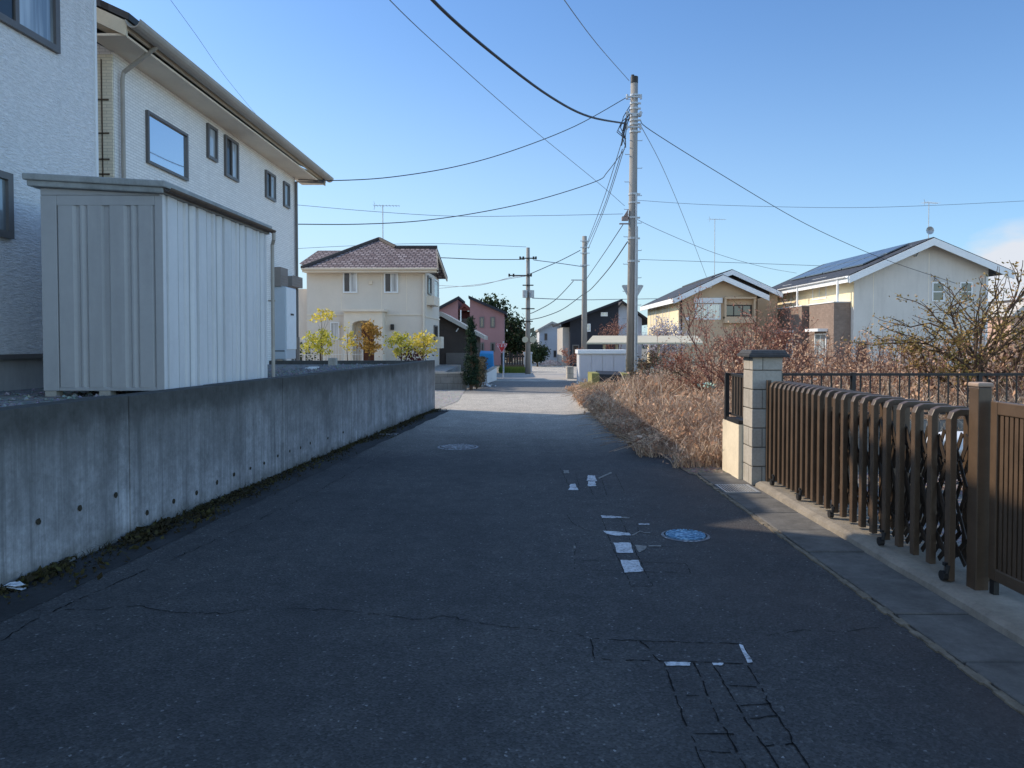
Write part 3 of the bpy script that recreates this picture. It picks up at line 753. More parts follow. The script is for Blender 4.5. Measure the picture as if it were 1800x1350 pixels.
def prof_panel(t0, t1):
    w = t1-t0; P = []
    for t,e in ((0,-.01),(.04,.014),(.34,.014),(.40,-.01),(.44,-.01),(.50,.014),(.54,.014),(.60,-.01),(.66,.014),(.94,.014),(.98,-.01),(1,-.01)): P.append((t0+w*t, e))
    return P
pr = prof_panel(0,.485)+[(.49,-.012),(.52,-.012)]+prof_panel(.525,1)
ribs(m, FS, L*.13, L-.075, zb+.03, ztop-.09, pr, -.012)
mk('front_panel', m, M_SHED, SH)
FR = Fac((sx1,sy0),(sk(sx1,sy1),sy1)); m = MB(); L2 = FR.L
FR.box(m, 0, .05, zb, ztop+.03, -.03, .0); mk('corner_post', m, M_SHEDL, SH)
m = MB(); FR.box(m, L2-.05, L2, zb, ztop+.03, -.03, .0); mk('corner_post', m, M_SHEDL, SH)
m = MB(); pr = []
for k in range(4):
    b = k*.25
    for t,e in ((.0,-.03),(.010,-.03),(.016,.016),(.085,.016),(.090,-.03),(.097,-.03),(.102,.004),(.140,.004),(.147,-.012),(.153,.018),(.172,.018),(.178,-.012),(.205,-.012),(.218,.018),(.238,.018),(.244,-.03)): pr.append((b+t, e))
ribs(m, FR, .05, L2-.05, zb, ztop+.03, pr, -.012)
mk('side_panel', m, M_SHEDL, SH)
m = MB(); zf = ztop
# roof: front fascia rises to the left, low slope to the right
def rp(x, y): return ztop+.02+.06*(sx1-x)/(sx1-sx0)
C = [(sx0-.09,sy0-.05),(sx1+.03,sy0-.05),(sk(sx1,sy1)+.03,sy1+.04),(sk(sx0,sy1)-.09,sy1+.04)]
m.hexa([(c[0],c[1],rp(*c)-.01) for c in C]+[(c[0],c[1],rp(*c)+.055) for c in C])
C2 = [(c[0]+dx,c[1]+dy) for c,(dx,dy) in zip(C,((-.025,-.025),(.025,-.025),(.025,.02),(-.02,.02)))]
m.hexa([(c[0],c[1],rp(*c)+.04) for c in C2]+[(c[0],c[1],rp(*c)+.10) for c in C2])
bevel(mk('roof', m, M_SHEDR, SH), .012)
m = MB(); half_pipe(m, (sx1+.07,sy0-.05,rp(sx1,0)+.035), (sk(sx1,sy1)+.07,sy1+.05,rp(sx1,0)+.035), .036); mk('gutter', m, M_RUST, SH)
m = MB(); gx = sk(sx1,sy1)+.09; m.tube([(gx,sy1+.0,rp(sx1,0)),(gx,sy1+.0,rp(sx1,0)-.08),(gx-.035,sy1+.05,rp(sx1,0)-.14),(gx-.035,sy1+.05,1.0)], .022, 7)
m.tube([(gx-.09,sy1+.05,2.0),(gx-.005,sy1+.05,2.0)], .012, 5); mk('downpipe', m, M_GUTTER, SH)
for xx,yy in ((sx0+.06,sy0+.06),((sx0+sx1)/2,sy0+.06),(sx1-.08,sy0+.06),(sx1-.08,sy1-.1),(sx0+.1,sy1-.1)):
    m = MB(); m.box(xx-.05,xx+.05,yy-.05,yy+.05,.995,zb+.002); mk('foot', m, M_BLOCK, SH)

# bits lying on the raised yard
m = MB(); c = W(547,647,13.2); m.box(c.x-.10,c.x+.09,c.y-.05,c.y+.06,1.0,1.03); m.box(c.x-.05,c.x+.12,c.y+.0,c.y+.10,1.03,1.045)
one('foam_scrap', m, M_PLASTIC, 'flat white scrap lying on the gravel by the concrete wall', 'litter')
m = MB(); c = W(585,634,15.2); m.box(c.x-.08,c.x+.08,c.y-.08,c.y+.08,.998,1.16); bevel(one('marker_block', m, M_BLOCK, 'small pale concrete block standing near the far edge of the yard', 'concrete block'), .01)

# ------------------------------------------------------------------ block pillar, low wall, boundary fence
PX0,PX1,PY1,PY2 = 2.49,2.80,7.65,7.95
pl = empty('gate_pillar', ((PX0+PX1)/2,(PY1+PY2)/2,0), 'grey concrete block gate pillar with a dark flat cap', 'pillar')
m = MB(); z = 0.0; k = 0
while z < 1.33:
    h = min(.195, 1.335-z)
    m.box(PX0+.0,PX1,PY1,PY2,z+.004,z+h); m.box(PX0+.008,PX1-.008,PY1+.008,PY2-.008,z+h-.002,z+h+.008); z += .2; k += 1
bevel(mk('shaft', m, M_BLOCK, pl), .006)
m = MB(); m.box(PX0-.055,PX1+.055,PY1-.055,PY2+.055,1.335,1.37); m.hexa([(PX0-.045,PY1-.045,1.37),(PX1+.045,PY1-.045,1.37),(PX1+.045,PY2+.045,1.37),(PX0-.045,PY2+.045,1.37),(PX0-.02,PY1-.02,1.41),(PX1+.02,PY1-.02,1.41),(PX1+.02,PY2+.02,1.41),(PX0-.02,PY2+.02,1.41)])
bevel(mk('cap', m, M_CAP, pl), .008)
LX = 2.445
bw = empty('boundary_wall', (5,8.5,0), 'low pale boundary wall carrying the dark railing behind the gate', 'wall')
m = MB(); m.box(LX,LX+.14,PY2+.003,8.56,-.02,.60); mk('side_section', m, M_SUNWALL, bw)
m = MB(); m.box(LX+.145,13.5,8.42,8.56,-.02,.60); mk('rear_section', m, M_BLOCKD, bw)  # darker block colour carries the shade on this camera-facing stretch
rl = empty('railing', (5,8.49,.6), 'long dark brown railing on the low boundary wall behind the gate', 'railing')
m = MB(); m.box(LX+.05,13.5,8.47,8.51,1.105,1.135); mk('top_rail', m, M_DARK, rl)
m = MB(); m.box(LX+.05,13.5,8.475,8.505,.66,.685); mk('bottom_rail', m, M_DARK, rl)
for k in range(8):
    xx = 2.47+k*1.45
    m = MB(); m.box(xx-.022,xx+.022,8.465,8.515,.60,1.14); mk('post', m, M_DARK, rl)
m = MB(); xx = 2.55
while xx < 13.4: m.box(xx-.007,xx+.007,8.483,8.497,.685,1.105); xx += .112
mk('balusters', m, M_DARK, rl)
r2 = empty('railing', (LX+.07,8.2,.6), 'short dark railing on the low wall to the left of the block pillar', 'railing')
m = MB(); m.box(LX+.055,LX+.085,PY2+.01,8.455,1.105,1.135); mk('top_rail', m, M_DARK, r2)
m = MB(); m.box(LX+.06,LX+.08,PY2+.01,8.455,.66,.685); m.box(LX+.0,LX+.14,PY2+.01,8.41,.602,.64); mk('bottom_rail', m, M_DARK, r2)
for k in range(5):
    yy = PY2+.05+k*.10; m = MB(); m.box(LX+.055,LX+.085,yy-.012,yy+.012,.685,1.105); mk('baluster', m, M_RUST, r2)

# ------------------------------------------------------------------ accordion gate
GZ = .06
M_LATT = simple('dark_brown_lattice', (.040,.027,.018), .3, 8, .5, .4)
ag = empty('accordion_gate', (2.75,6.0,GZ), 'brown folding accordion gate with arched frames drawn across the driveway', 'gate')
yn, yf = 4.42, 7.56
def uframe(y, top, zb):
    m = MB(); xa, xb = 2.635, 2.86; r = .038
    pts = [(xa,y,zb),(xa,y,top-r),(xa+r*.3,y,top-r*.3),(xa+r,y,top),(xb-r,y,top),(xb-r*.3,y,top-r*.3),(xb,y,top-r),(xb,y,zb)]
    w, h = .040, .050
    # rectangular section swept by hand
    P = [Vector(p) for p in pts]; rings = []
    for i, p in enumerate(P):
        t = (P[min(i+1,len(P)-1)]-P[max(i-1,0)]).normalized(); s = Vector((0,1,0)); q = t.cross(s).normalized()
        rings.append([p+s*h/2*a+q*w/2*b for a,b in ((-1,-1),(1,-1),(1,1),(-1,1))])
    vs = [v for rg in rings for v in rg]; fsx = []
    for i in range(len(P)-1):
        for k in range(4): fsx.append((i*4+k,i*4+(k+1)%4,(i+1)*4+(k+1)%4,(i+1)*4+k))
    fsx += [(3,2,1,0), tuple(len(vs)-4+k for k in range(4))]
    m.add(vs, fsx)
    return m
ys = [4.42,4.62,4.81,5.0,5.18,5.36,5.53,5.68,5.85,6.0,6.15,6.30,6.43,6.55,6.67,6.79,6.90,7.01,7.12,7.24,7.36,7.48]; N = len(ys)
for i, y in enumerate(ys):
    o = mk('gate_frame', uframe(y, 1.075, GZ+(.0 if i == 0 else .045)), M_GATE, ag); bevel(o, .005, 2)
for i in range(N-1):
    m = MB(); y0, y1 = ys[i]+.024, ys[i+1]-.024
    for xx in (2.665,2.75,2.83):
        m.bar((xx-.006,y0,.30),(xx-.006,y1,.62),.006,.030,(0,0,1)); m.bar((xx+.006,y0,.62),(xx+.006,y1,.30),.006,.030,(0,0,1))
        m.bar((xx-.006,y0,.62),(xx-.006,y1,.92),.006,.030,(0,0,1)); m.bar((xx+.006,y0,.92),(xx+.006,y1,.62),.006,.030,(0,0,1))
        m.bar((xx-.006,y0,.14),(xx-.006,y1,.30),.006,.030,(0,0,1)); m.bar((xx+.006,y0,.30),(xx+.006,y1,.14),.006,.030,(0,0,1))
        m.tube([(xx-.02,(y0+y1)/2,.77),(xx+.02,(y0+y1)/2,.77)], .012, 6)
    mk('lattice', m, M_LATT, ag)
for i in (0,4,9,14,20):
    y = ys[i]+.0
    m = MB(); m.tube([(2.61,y-.03,GZ+.10),(2.60,y-.03,GZ+.05)], .012, 6); m.tube([(2.585,y,GZ+.031),(2.615,y,GZ+.031)], .03, 12); m.bar((2.60,y,GZ+.10),(2.64,y,GZ+.10),.03,.02)
    mk('caster', m, M_DARK, ag)
m = MB(); m.box(2.62,2.66,7.575,7.615,GZ,1.10); mk('stop_post', m, M_GATE, ag)
# gate post + fixed panel
gp = empty('gate_post', (2.79,4.30,GZ), 'square brown metal gate post between folding gate and slatted panel', 'post')
m = MB(); m.box(2.685,2.765,4.25,4.34,GZ-.03,1.235); bevel(mk('shaft', m, M_GATE, gp), .006)
m = MB(); m.box(2.679,2.771,4.244,4.346,1.236,1.262); bevel(mk('cap', m, M_GATECAP, gp), .008)
fp = empty('slatted_gate_panel', (2.84,3.2,GZ), 'brown vertical slatted gate panel at the right edge of the picture', 'gate')
m = MB(); x0, x1, ya, yb = 2.735, 2.775, 2.0, 4.22
m.box(x0,x1,yb-.06,yb,.14,1.16); m.box(x0,x1,ya,ya+.06,.14,1.16); m.box(x0,x1,ya+.06,yb-.06,1.085,1.16); m.box(x0,x1,ya+.06,yb-.06,.14,.21)
bevel(mk('frame', m, M_GATE, fp), .006)
m = MB(); y = ya+.075
while y < yb-.075: m.box(x0+.008,x1-.012,y,y+.028,.21,1.085); y += .040
mk('slats', m, M_GATE, fp)
m = MB(); m.box(x0+.024,x1-.006,ya+.062,yb-.062,.212,1.083); mk('backing_sheet', m, M_RUST, fp)
for yy in (ya+.03,yb-.03): m = MB(); m.box(x0+.005,x1-.005,yy-.02,yy+.02,GZ-.03,.14); mk('leg', m, M_DARK, fp)

# yard things seen through the gate
rk = empty('wire_rack', (4.35,7.2,.03), 'low black wire rack in the yard behind the folding gate', 'rack')
m = MB()
for xx in (3.95,4.75):
    for yy in (6.95,7.45): m.tube([(xx,yy,.03),(xx,yy,.36)], .012, 5)
for z in (.16,.36):
    m.tube([(3.95,6.95,z),(4.75,6.95,z),(4.75,7.45,z),(3.95,7.45,z),(3.95,6.95,z)], .01, 5)
    for k in range(9): m.tube([(3.95+k*.1,6.95,z),(3.95+k*.1,7.45,z)], .006, 4)
mk('frame', m, M_DARK, rk)
m = MB()
ns, nt = 18, 8
for i in range(ns+1):
    for j in range(nt+1):
        a = 2*math.pi*i/ns; t = j/nt
        rr = math.sin(math.pi*(.08+.84*t))**.6; q = mnoise.noise((math.cos(a)*1.3,math.sin(a)*1.3,t*3))*.10
        m.v.append((4.36+(.40+q)*rr*math.cos(a), 7.2+(.22+q)*rr*math.sin(a), .372+.24*t+(.03*q if t>.1 else 0)))
for i in range(ns):
    for j in range(nt): m.f.append((i*(nt+1)+j,(i+1)*(nt+1)+j,(i+1)*(nt+1)+j+1,i*(nt+1)+j+1))
m.f.append(tuple(reversed([i*(nt+1) for i in range(ns)]))); m.f.append(tuple(i*(nt+1)+nt for i in range(ns)))
one('plastic_bundle', m, M_PLASTIC, 'white plastic wrapped bundle resting on the wire rack in the yard', 'bundle', smooth=True)
yl = MB()
for i in range(1800):
    x = rnd.uniform(3.05,7.5); y = rnd.uniform(4.3,8.3); yl.leaf((x,y,.035+rnd.random()*.02), rnd.uniform(.02,.07), rnd, 1.2)
one('leaf_litter', yl, M_WEED, 'fallen brown leaves scattered over the yard behind the gate', 'leaf litter', kind='stuff')

# ------------------------------------------------------------------ utility poles
def pole(loc, h, r0, r1, label, steps=True, lean=0.0):
    x, y = loc
    root = empty('utility_pole', (x,y,0), label, 'utility pole')
    m = MB(); m.tube([(x,y,-.1),(x+lean*.5,y,h*.5),(x+lean,y,h)], r0, 18, r1); o = mk('shaft', m, M_POLE, root, smooth=True)
    def cx(z): return x+lean*z/h
    def rr(z): return r0+(r1-r0)*z/h
    if steps:
        z = 2.2; k = 0
        while z < h-.5:
            s = 1 if k%2 else -1
            m = MB(); m.tube([(cx(z)+s*rr(z)*.9,y-.02,z),(cx(z)+s*(rr(z)+.14),y-.02,z),(cx(z)+s*(rr(z)+.14),y-.02,z+.025)], .010, 5)
            mk('step_bolt', m, M_STEEL, root); z += .42; k += 1
    return root, cx, rr
Y1 = 22.9; x1 = X(1109,Y1)
P1, cx, rr = pole((x1,Y1), Z(150,Y1), .155, .11, 'tallest concrete utility pole at the right of the lane, rising from the brush', True, .07)
m = MB(); zt = Z(150,Y1); m.tube([(cx(zt),Y1,zt-.02),(cx(zt),Y1,zt+.18)], .115, 12); m.tube([(cx(zt)-.05,Y1,zt+.18),(cx(zt)-.05,Y1,zt+.24)], .05, 8); mk('cap', m, M_DARK, P1)
for py in (172,186,195,208,215,222,235,343,358,384,420,460):
    z = Z(py,Y1); m = MB(); m.tube([(cx(z),Y1,z-.03),(cx(z),Y1,z+.03)], rr(z)+.018, 14); m.box(cx(z)+rr(z),cx(z)+rr(z)+.09,Y1-.05,Y1-.01,z-.025,z+.025); mk('band', m, M_STEEL, P1)
for py in (176,205,228):
    z = Z(py,Y1); m = MB(); m.bar((cx(z)-.26,Y1-.1,z),(cx(z)+.22,Y1-.1,z),.045,.045)
    for dx in (-.23,.19): m.tube([(cx(z)+dx,Y1-.1,z-.07),(cx(z)+dx,Y1-.1,z+.07)], .035, 8)
    mk('insulator_arm', m, M_STEEL, P1)
z = Z(388,Y1); m = MB()
m.box(cx(z)-.34,cx(z)-.15,Y1-.1,Y1+.05,z-.02,z+.10); m.extr([(cx(z)-.30,Y1-.12,z+.1),(cx(z)-.16,Y1-.12,z+.1),(cx(z)-.16,Y1-.12,z+.32)], (0,.1,0)); m.bar((cx(z)-.42,Y1-.05,z-.12),(cx(z)-.1,Y1-.05,z-.12),.04,.04)
mk('junction_box', m, simple('rusty_grey', (.25,.19,.17), .3, 7, .7), P1)
for k,(dx,py0,py1) in enumerate(((.10,345,690),(.155,400,690))):
    m = MB(); m.tube([(cx(Z(py0,Y1))+dx*.8,Y1-.13,Z(py0,Y1)),(x1+dx,Y1-.17,1.2),(x1+dx,Y1-.17,0)], .035 if k == 0 else .022, 8); mk('conduit', m, M_STEEL, P1)
m = MB()
for k in range(7):
    z0 = Z(rnd.uniform(185,215),Y1); z1 = Z(rnd.uniform(235,268),Y1)
    xa = cx(z0)-rr(z0)-.03; o = rnd.uniform(.1,.42)
    m.tube([(xa,Y1-.1,z0),(xa-o*.7,Y1-.12,(z0*2+z1)/3),(xa-o,Y1-.12,(z0+z1*2)/3),(xa-.12,Y1-.1,z1)], .014, 5)
for k in range(5): z0 = Z(215+k*9,Y1); m.tube([(cx(z0)-.24-.03*k,Y1-.12,z0),(cx(z0)-.28-.03*k,Y1-.12,z0-.16)], .03, 6)
mk('drop_leads', m, M_CABLE, P1)

Y2 = 36.0; x2 = X(1027,Y2)
P2, cx2, rr2 = pole((x2,Y2), Z(416,Y2), .15, .11, 'thinner concrete utility pole behind the white low store', False)
m = MB(); z = Z(493,Y2); m.bar((x2-.65,Y2-.12,z),(x2,Y2-.12,z),.05,.05); mk('side_arm', m, M_STEEL, P2)
for py in (425,436,446,467):
    z = Z(py,Y2); m = MB(); m.tube([(x2,Y2,z-.035),(x2,Y2,z+.035)], rr2(z)+.02, 12); m.bar((x2-.22,Y2-.12,z),(x2+.24,Y2-.12,z),.03,.03); mk('band', m, M_STEEL, P2)
Y3 = 34.0; x3 = X(928,Y3)
P3, cx3, rr3 = pole((x3,Y3), Z(436,Y3), .13, .08, 'far utility pole with transformer boxes standing at the bend of the lane', False)
for py, w in ((455,.36),(485,.5),(502,.25),(543,.3),(565,.22)):
    z = Z(py,Y3); m = MB(); off = -.36 if py == 485 else 0
    m.bar((x3-w+off,Y3-.12,z),(x3+w+off,Y3-.12,z),.05,.05)
    if py in (455,485):
        for dx in (-w,-w*.6,w*.7,w): m.tube([(x3+dx+off,Y3-.12,z-.05),(x3+dx+off,Y3-.12,z+.08)], .045, 8)
    mk('cross_arm', m, M_DARK, P3)
for dx in (-.14,.16):
    m = MB(); z = Z(524,Y3); m.tube([(x3+dx,Y3-.2,z),(x3+dx,Y3-.2,z+.34)], .12, 12); mk('transformer', m, M_STEEL, P3)
m = MB(); z = Z(597,Y3)
for dx in (-.13,.22): m.tube([(x3+dx,Y3-.16,z),(x3+dx,Y3-.2,z)], .14, 14)
mk('guard_mirror', m, M_CARPORT, P3)

# ------------------------------------------------------------------ overhead cables
def wire(pts, r, label, mat=None, sub=6):
    P = [W(*p) for p in pts]; out = []
    for i in range(len(P)-1):
        a = P[max(i-1,0)]; b = P[i]; c = P[i+1]; d = P[min(i+2,len(P)-1)]
        for k in range(sub):
            t = k/sub
            out.append(.5*((2*b)+(c-a)*t+(2*a-5*b+4*c-d)*t*t+(3*b-a-3*c+d)*t**3))
    out.append(P[-1]); m = MB(); m.tube(out, r, 5)
    one('overhead_cable', m, mat or M_CABLE, label, 'cable', loc=P[-1], group='overhead cables strung between poles and houses')
wire([(640,-190,6.8),(690,-95,8),(760,0,10),(863,92,12),(967,170,15),(1036,205,18),(1100,217,22.8)], .026, 'thickest black cable sagging from the top of the picture to the tall pole')
wire([(570,-140,7),(685,0,9.5),(800,108,13),(930,222,17.5),(1050,320,22),(1098,362,22.8)], .007, 'thin cable slanting from the top edge down to the middle of the tall pole', M_CABLEG)
wire([(940,-80,10),(992,0,13),(1050,78,17.5),(1106,142,22.9)], .009, 'thin cable coming from the top edge to the very tip of the tall pole', M_CABLEG)
wire([(1100,172,22.8),(1010,222,22),(900,265,21),(800,293,20),(690,311,19.2),(600,317,18.4),(524,316,17.9)], .0125, 'black cable curving from the pole top to the eaves of the long white house')
wire([(1098,262,22.8),(1068,302,22.3),(1047,319,22),(950,350,21.2),(850,372,20.3),(740,388,19.4),(630,394,18.5),(524,394,17.9)], .0125, 'lower black cable sweeping from the tall pole to the wall of the long white house')
wire([(1126,212,22.8),(1145,230,23),(1260,302,26),(1400,385,30),(1500,433,33),(1575,463,35.2),(1680,498,35.8)], .0125, 'black cable running down from the tall pole to the pale grey house')
wire([(1128,224,22.8),(1165,295,27),(1205,390,33),(1242,487,41.5)], .010, 'steep thin cable dropping from the tall pole to the tan house roof', M_CABLEG)
wire([(1100,375,22.8),(1160,405,26),(1260,446,31),(1345,470,36),(1400,480,42)], .009, 'faint slanting cable passing from the tall pole above the tan house roof', M_CABLEG)
wire([(1121,352,45),(1250,360,45),(1470,365,45),(1640,361,45),(1860,350,45)], .013, 'level faint cable crossing the sky right of the tall pole', M_CABLEG)
for k,(a,b) in enumerate((((1097,236),(1031,430)),((1100,252),(1034,437)),((1094,262),(1027,442)))):
    mid = ((a[0]+b[0])/2-2+k, (a[1]+b[1])/2+14)
    wire([(a[0],a[1],22.8),(mid[0],mid[1],29),(b[0],b[1],35.9)], .013, ('left strand','middle strand','right strand')[(0,2,1)[k] if False else (k,)[0]] + ' of the looped cable bundle between the tall and thinner poles', M_CABLEG)
wire([(1095,395,22.8),(1062,445,29),(1031,490,35.9)], .013, 'cable from the junction box of the tall pole to the thinner pole')
wire([(1103,425,22.8),(1072,470,28),(1042,505,33),(1030,515,35.9)], .018, 'dark lower cable sagging from the tall pole to the middle of the thinner pole')
wire([(1020,440,35.9),(985,458,35),(940,478,34.2),(930,482,34)], .018, 'upper cable joining the thinner pole and the far transformer pole')
wire([(1008,494,35.9),(975,528,35.2),(940,548,34.5),(930,551,34)], .018, 'cable from the side arm of the thinner pole to the far transformer pole')
wire([(1024,518,35.9),(990,543,35.2),(955,557,34.5),(930,562,34)], .018, 'lowest cable slung between the thinner pole and the far transformer pole')
wire([(938,457,34),(985,463,35),(1026,469,35.9)], .018, 'short level cable from the cross arm of the far pole to the thinner pole', M_CABLEG)
wire([(700,452,32),(775,453,32.5),(850,456,33),(922,456,34)], .018, 'dark level cable from behind the tiled roof to the top of the far pole')
wire([(745,500,44),(830,503,41),(900,487,36),(922,486,34)], .014, 'thin cable reaching the middle cross arm of the far pole from the left', M_CABLEG)
wire([(760,508,44),(840,500,40),(895,490,35),(926,485,34)], .014, 'second thin cable rising to the far pole above the pink house', M_CABLEG)
wire([(520,360,44),(660,372,44),(800,380,44),(950,379,43),(1095,376,42)], .015, 'faint level cable crossing the sky above the tiled roof', M_CABLEG)
wire([(520,437,46),(620,432,46),(760,428,45),(925,434,44)], .014, 'faint cable just behind the peak of the tiled roof', M_CABLEG)
wire([(936,524,34),(1020,527,40),(1090,526,46),(1230,524,60)], .02, 'level cable running right from the transformer boxes behind both poles', M_CABLEG)
wire([(1122,456,50),(1300,462,50),(1520,470,50)], .016, 'faint level cable behind the tan house antenna', M_CABLEG)
wire([(300,0,12),(345,62,13),(400,140,16),(470,225,20)], .0035, 'hairline cable in the sky above the long white house roof', M_CABLEG)

# ------------------------------------------------------------------ cream house
CY = 27.0; CZ = .5
CH = empty('cream_house', (X(640,CY),CY,CZ), 'cream two storey house with a brownish pink tiled roof and arched porch', 'house')
cxr = X(748,CY); cxl = X(540,CY)
FC = Fac((cxl-.4,CY),(cxr,CY)); FCR = Fac((cxr,CY),(cxr+.12,CY+3.9))
Ye = CY-.45; ze = Z(471,Ye)
m = MB(); m.prism([(cxl,CY),(cxr,CY),(cxr+.12,CY+3.9),(cxl,CY+5.2)], CZ, ze-.02)
mk('wall', m, M_CREAM, CH)
def planeY(py):   # where the front roof plane meets the sight line of a measured row
    s = .5; k = (HOR-py)/F
    return (1.5-ze+s*Ye)/(s-k)
YR = planeY(436); YP = planeY(421); zR = Z(436,YR); zP = Z(421,YP)
e0 = (X(532,Ye),Ye,ze); e1 = (X(771,Ye),Ye,ze); rr_ = (X(769,YR),YR,zR); rl_ = (X(697,YR),YR,zR); pk = (X(667,YP),YP,zP)
yb = 2*YR-Ye; b1 = (e1[0],yb,ze); bl = (e0[0],2*YP-Ye,ze); br = (rl_[0]+.6,2*YP-Ye,ze)
m = MB()
m.face([e0,e1,rr_,rl_,pk]); m.face([rr_,e1,(e1[0]-.001,yb,ze)]) if False else None
m.face([rr_,b1,(rl_[0],yb,ze),rl_]); m.face([pk,rl_,(rl_[0],yb,ze),br]); m.face([e0,pk,bl]); m.face([pk,br,bl])
o = mk('roof', m, M_TILE, CH); s_ = o.modifiers.new('thick','SOLIDIFY'); s_.thickness = .10; s_.offset = -1
m = MB(); m.tube([e0,pk], .09, 6); m.tube([pk,rl_], .09, 6); m.tube([rl_,rr_], .09, 6); mk('ridge_tiles', m, M_DKBROWN, CH)
m = MB()
g0 = (X(560,YP+2),YP+2,Z(441,YP+2)); g1 = (X(612,YP+2),YP+2,Z(441,YP+2))
m.face([(g0[0]-.4,YP+.6,g0[2]-.7),(g1[0]+.6,YP+.6,g0[2]-.7),g1,g0]); m.face([g0,(g0[0]-.4,YP+3.4,g0[2]-.7),(g0[0]-.4,YP+.6,g0[2]-.7)])
o = mk('rear_roof', m, M_TILE, CH)
m = MB(); m.extr([e0,e1,(e1[0],Ye,ze-.16),(e0[0],Ye,ze-.16)], (0,.05,0)); m.extr([e1,rr_,(rr_[0],rr_[1],rr_[2]-.18),(e1[0],e1[1],ze-.18)], (-.05,0,0)); m.extr([rr_,b1,(b1[0],b1[1],b1[2]-.18),(rr_[0],rr_[1],rr_[2]-.18)], (-.05,0,0))
mk('fascia', m, M_CREAMT, CH)
m = MB(); m.extr([(e0[0],Ye+.05,ze-.15),(e1[0]-.05,Ye+.05,ze-.15),(e1[0]-.05,CY,ze-.15),(e0[0],CY,ze-.15)], (0,0,.03)); mk('soffit', m, M_SOFFIT, CH)
m = MB(); m.extr([(cxr+.02,CY+.02,ze-.05),(cxr+.11,CY+3.7,ze-.05),(cxr+.06,YR,zR-.15)], (-.08,0,0)); mk('gable', m, M_DKBROWN, CH)
m = MB(); FC.box(m, 0.4, FC.L, Z(553,CY)-.03, Z(553,CY)+.02, -.01, .03); FCR.box(m, 0, FCR.L, Z(556,CY)-.03, Z(556,CY)+.02, -.01, .03); mk('belt_course', m, M_CREAMT, CH)
FC.winpx(CH, 603,628, 478,515, M_FRAMEW, M_GL_DARK, .05, 1, pane2=M_GL_CURT); FC.winpx(CH, 675,700, 479,515, M_FRAMEW, M_GL_DARK, .05, 1, pane2=M_GL_CURT)
FC.winpx(CH, 581,597, 566,598, M_FRAMEW, M_GL_CURT, .04, 0)
FCR.winpx(CH, 751,757, 486,518, M_FRAME, M_GL_DARK, .06, 0); FCR.winpx(CH, 762,770, 492,526, M_FRAMEW, M_GL_CURT, .06, 0); FCR.winpx(CH, 762,768, 572,600, M_FRAME, M_GL_DARK, .06, 0)
m = MB(); a0 = FCR.hit(750,520)[0]; a1 = FCR.hit(760,520)[0]; FCR.box(m, a0, a1, Z(536,CY+.3), Z(520,CY+.3), 0, .28); mk('flower_box', m, M_CREAMT, CH)
m = MB(); FCR.box(m, 2.6, 3.4, Z(612,CY+3), Z(592,CY+3), 0, .25); mk('window_box', m, M_CREAMT, CH)
# left lower wing with flat parapet
m = MB(); m.box(X(500,CY+.4),cxl-.002,CY+.4,CY+4,CZ,Z(508,CY+.4)); mk('side_wing', m, M_CREAM, CH)
# porch with arched opening
m = MB(); pa0, pa1 = FC.hit(612,560)[0], FC.hit(678,560)[0]; pz = FC.hit(640,549)[1]
oa0, oa1 = FC.hit(626,600)[0], FC.hit(664,600)[0]; oz = FC.hit(640,572)[1]
FC.box(m, pa0, oa0, CZ, pz, .002, .7); FC.box(m, oa1, pa1, CZ, pz, .002, .7)
n = 10; arch = []
for k in range(n+1):
    t = math.pi*k/n; arch.append((oa0+(oa1-oa0)*(1-math.cos(t))/2, oz+.16*math.sin(t)))
poly = [FC.P(oa0,pz,.7)]+[FC.P(a,z,.7) for a,z in arch]+[FC.P(oa1,pz,.7)]
m.extr(list(reversed(poly)), -FC.n*.698)
FC.box(m, pa0-.08, pa1+.08, pz, pz+.09, .0, .80)
mk('porch', m, M_CREAMT, CH)
m = MB(); FC.box(m, FC.hit(636,600)[0], FC.hit(660,600)[0], CZ, oz+.02, -.01, .05); d = mk('door', m, M_DOOR, CH)
m = MB(); FC.box(m, FC.hit(655,600)[0], FC.hit(657,600)[0], 1.05, 1.2, .05, .08); mk('handle', m, M_STEEL, d)
for px in (600,671,715):
    m = MB(); a = FC.hit(px,540)[0]; FC.box(m, a-.008, a+.008, Z(550,CY)+.03, ze-.2, .0, .006); mk('siding_joint', m, M_SOFFIT, CH)
m = MB(); m.tube([FC.P(FC.L-.06,ze-.2,.06),FC.P(FC.L-.06,CZ,.06)], .04, 7); mk('downpipe', m, M_CREAMT, CH)
m = MB(); half_pipe(m, (e0[0],Ye-.05,ze-.03), (e1[0],Ye-.05,ze-.03), .06); mk('gutter', m, M_CREAMT, CH)
m = MB(); a, z = FC.hit(690,575); FC.box(m, a-.06, a+.06, z-.1, z+.1, 0, .1); mk('porch_lamp', m, M_DARK, CH)
m = MB(); a, z = FC.hit(652,497); FC.box(m, a-.06, a+.06, z-.06, z+.06, 0, .07); mk('vent_hood', m, M_CREAMT, CH)
antenna(CH, (X(674,YP),YP+.0,zP-.25), Z(362,YP)-zP+.25, 1.0, .05)

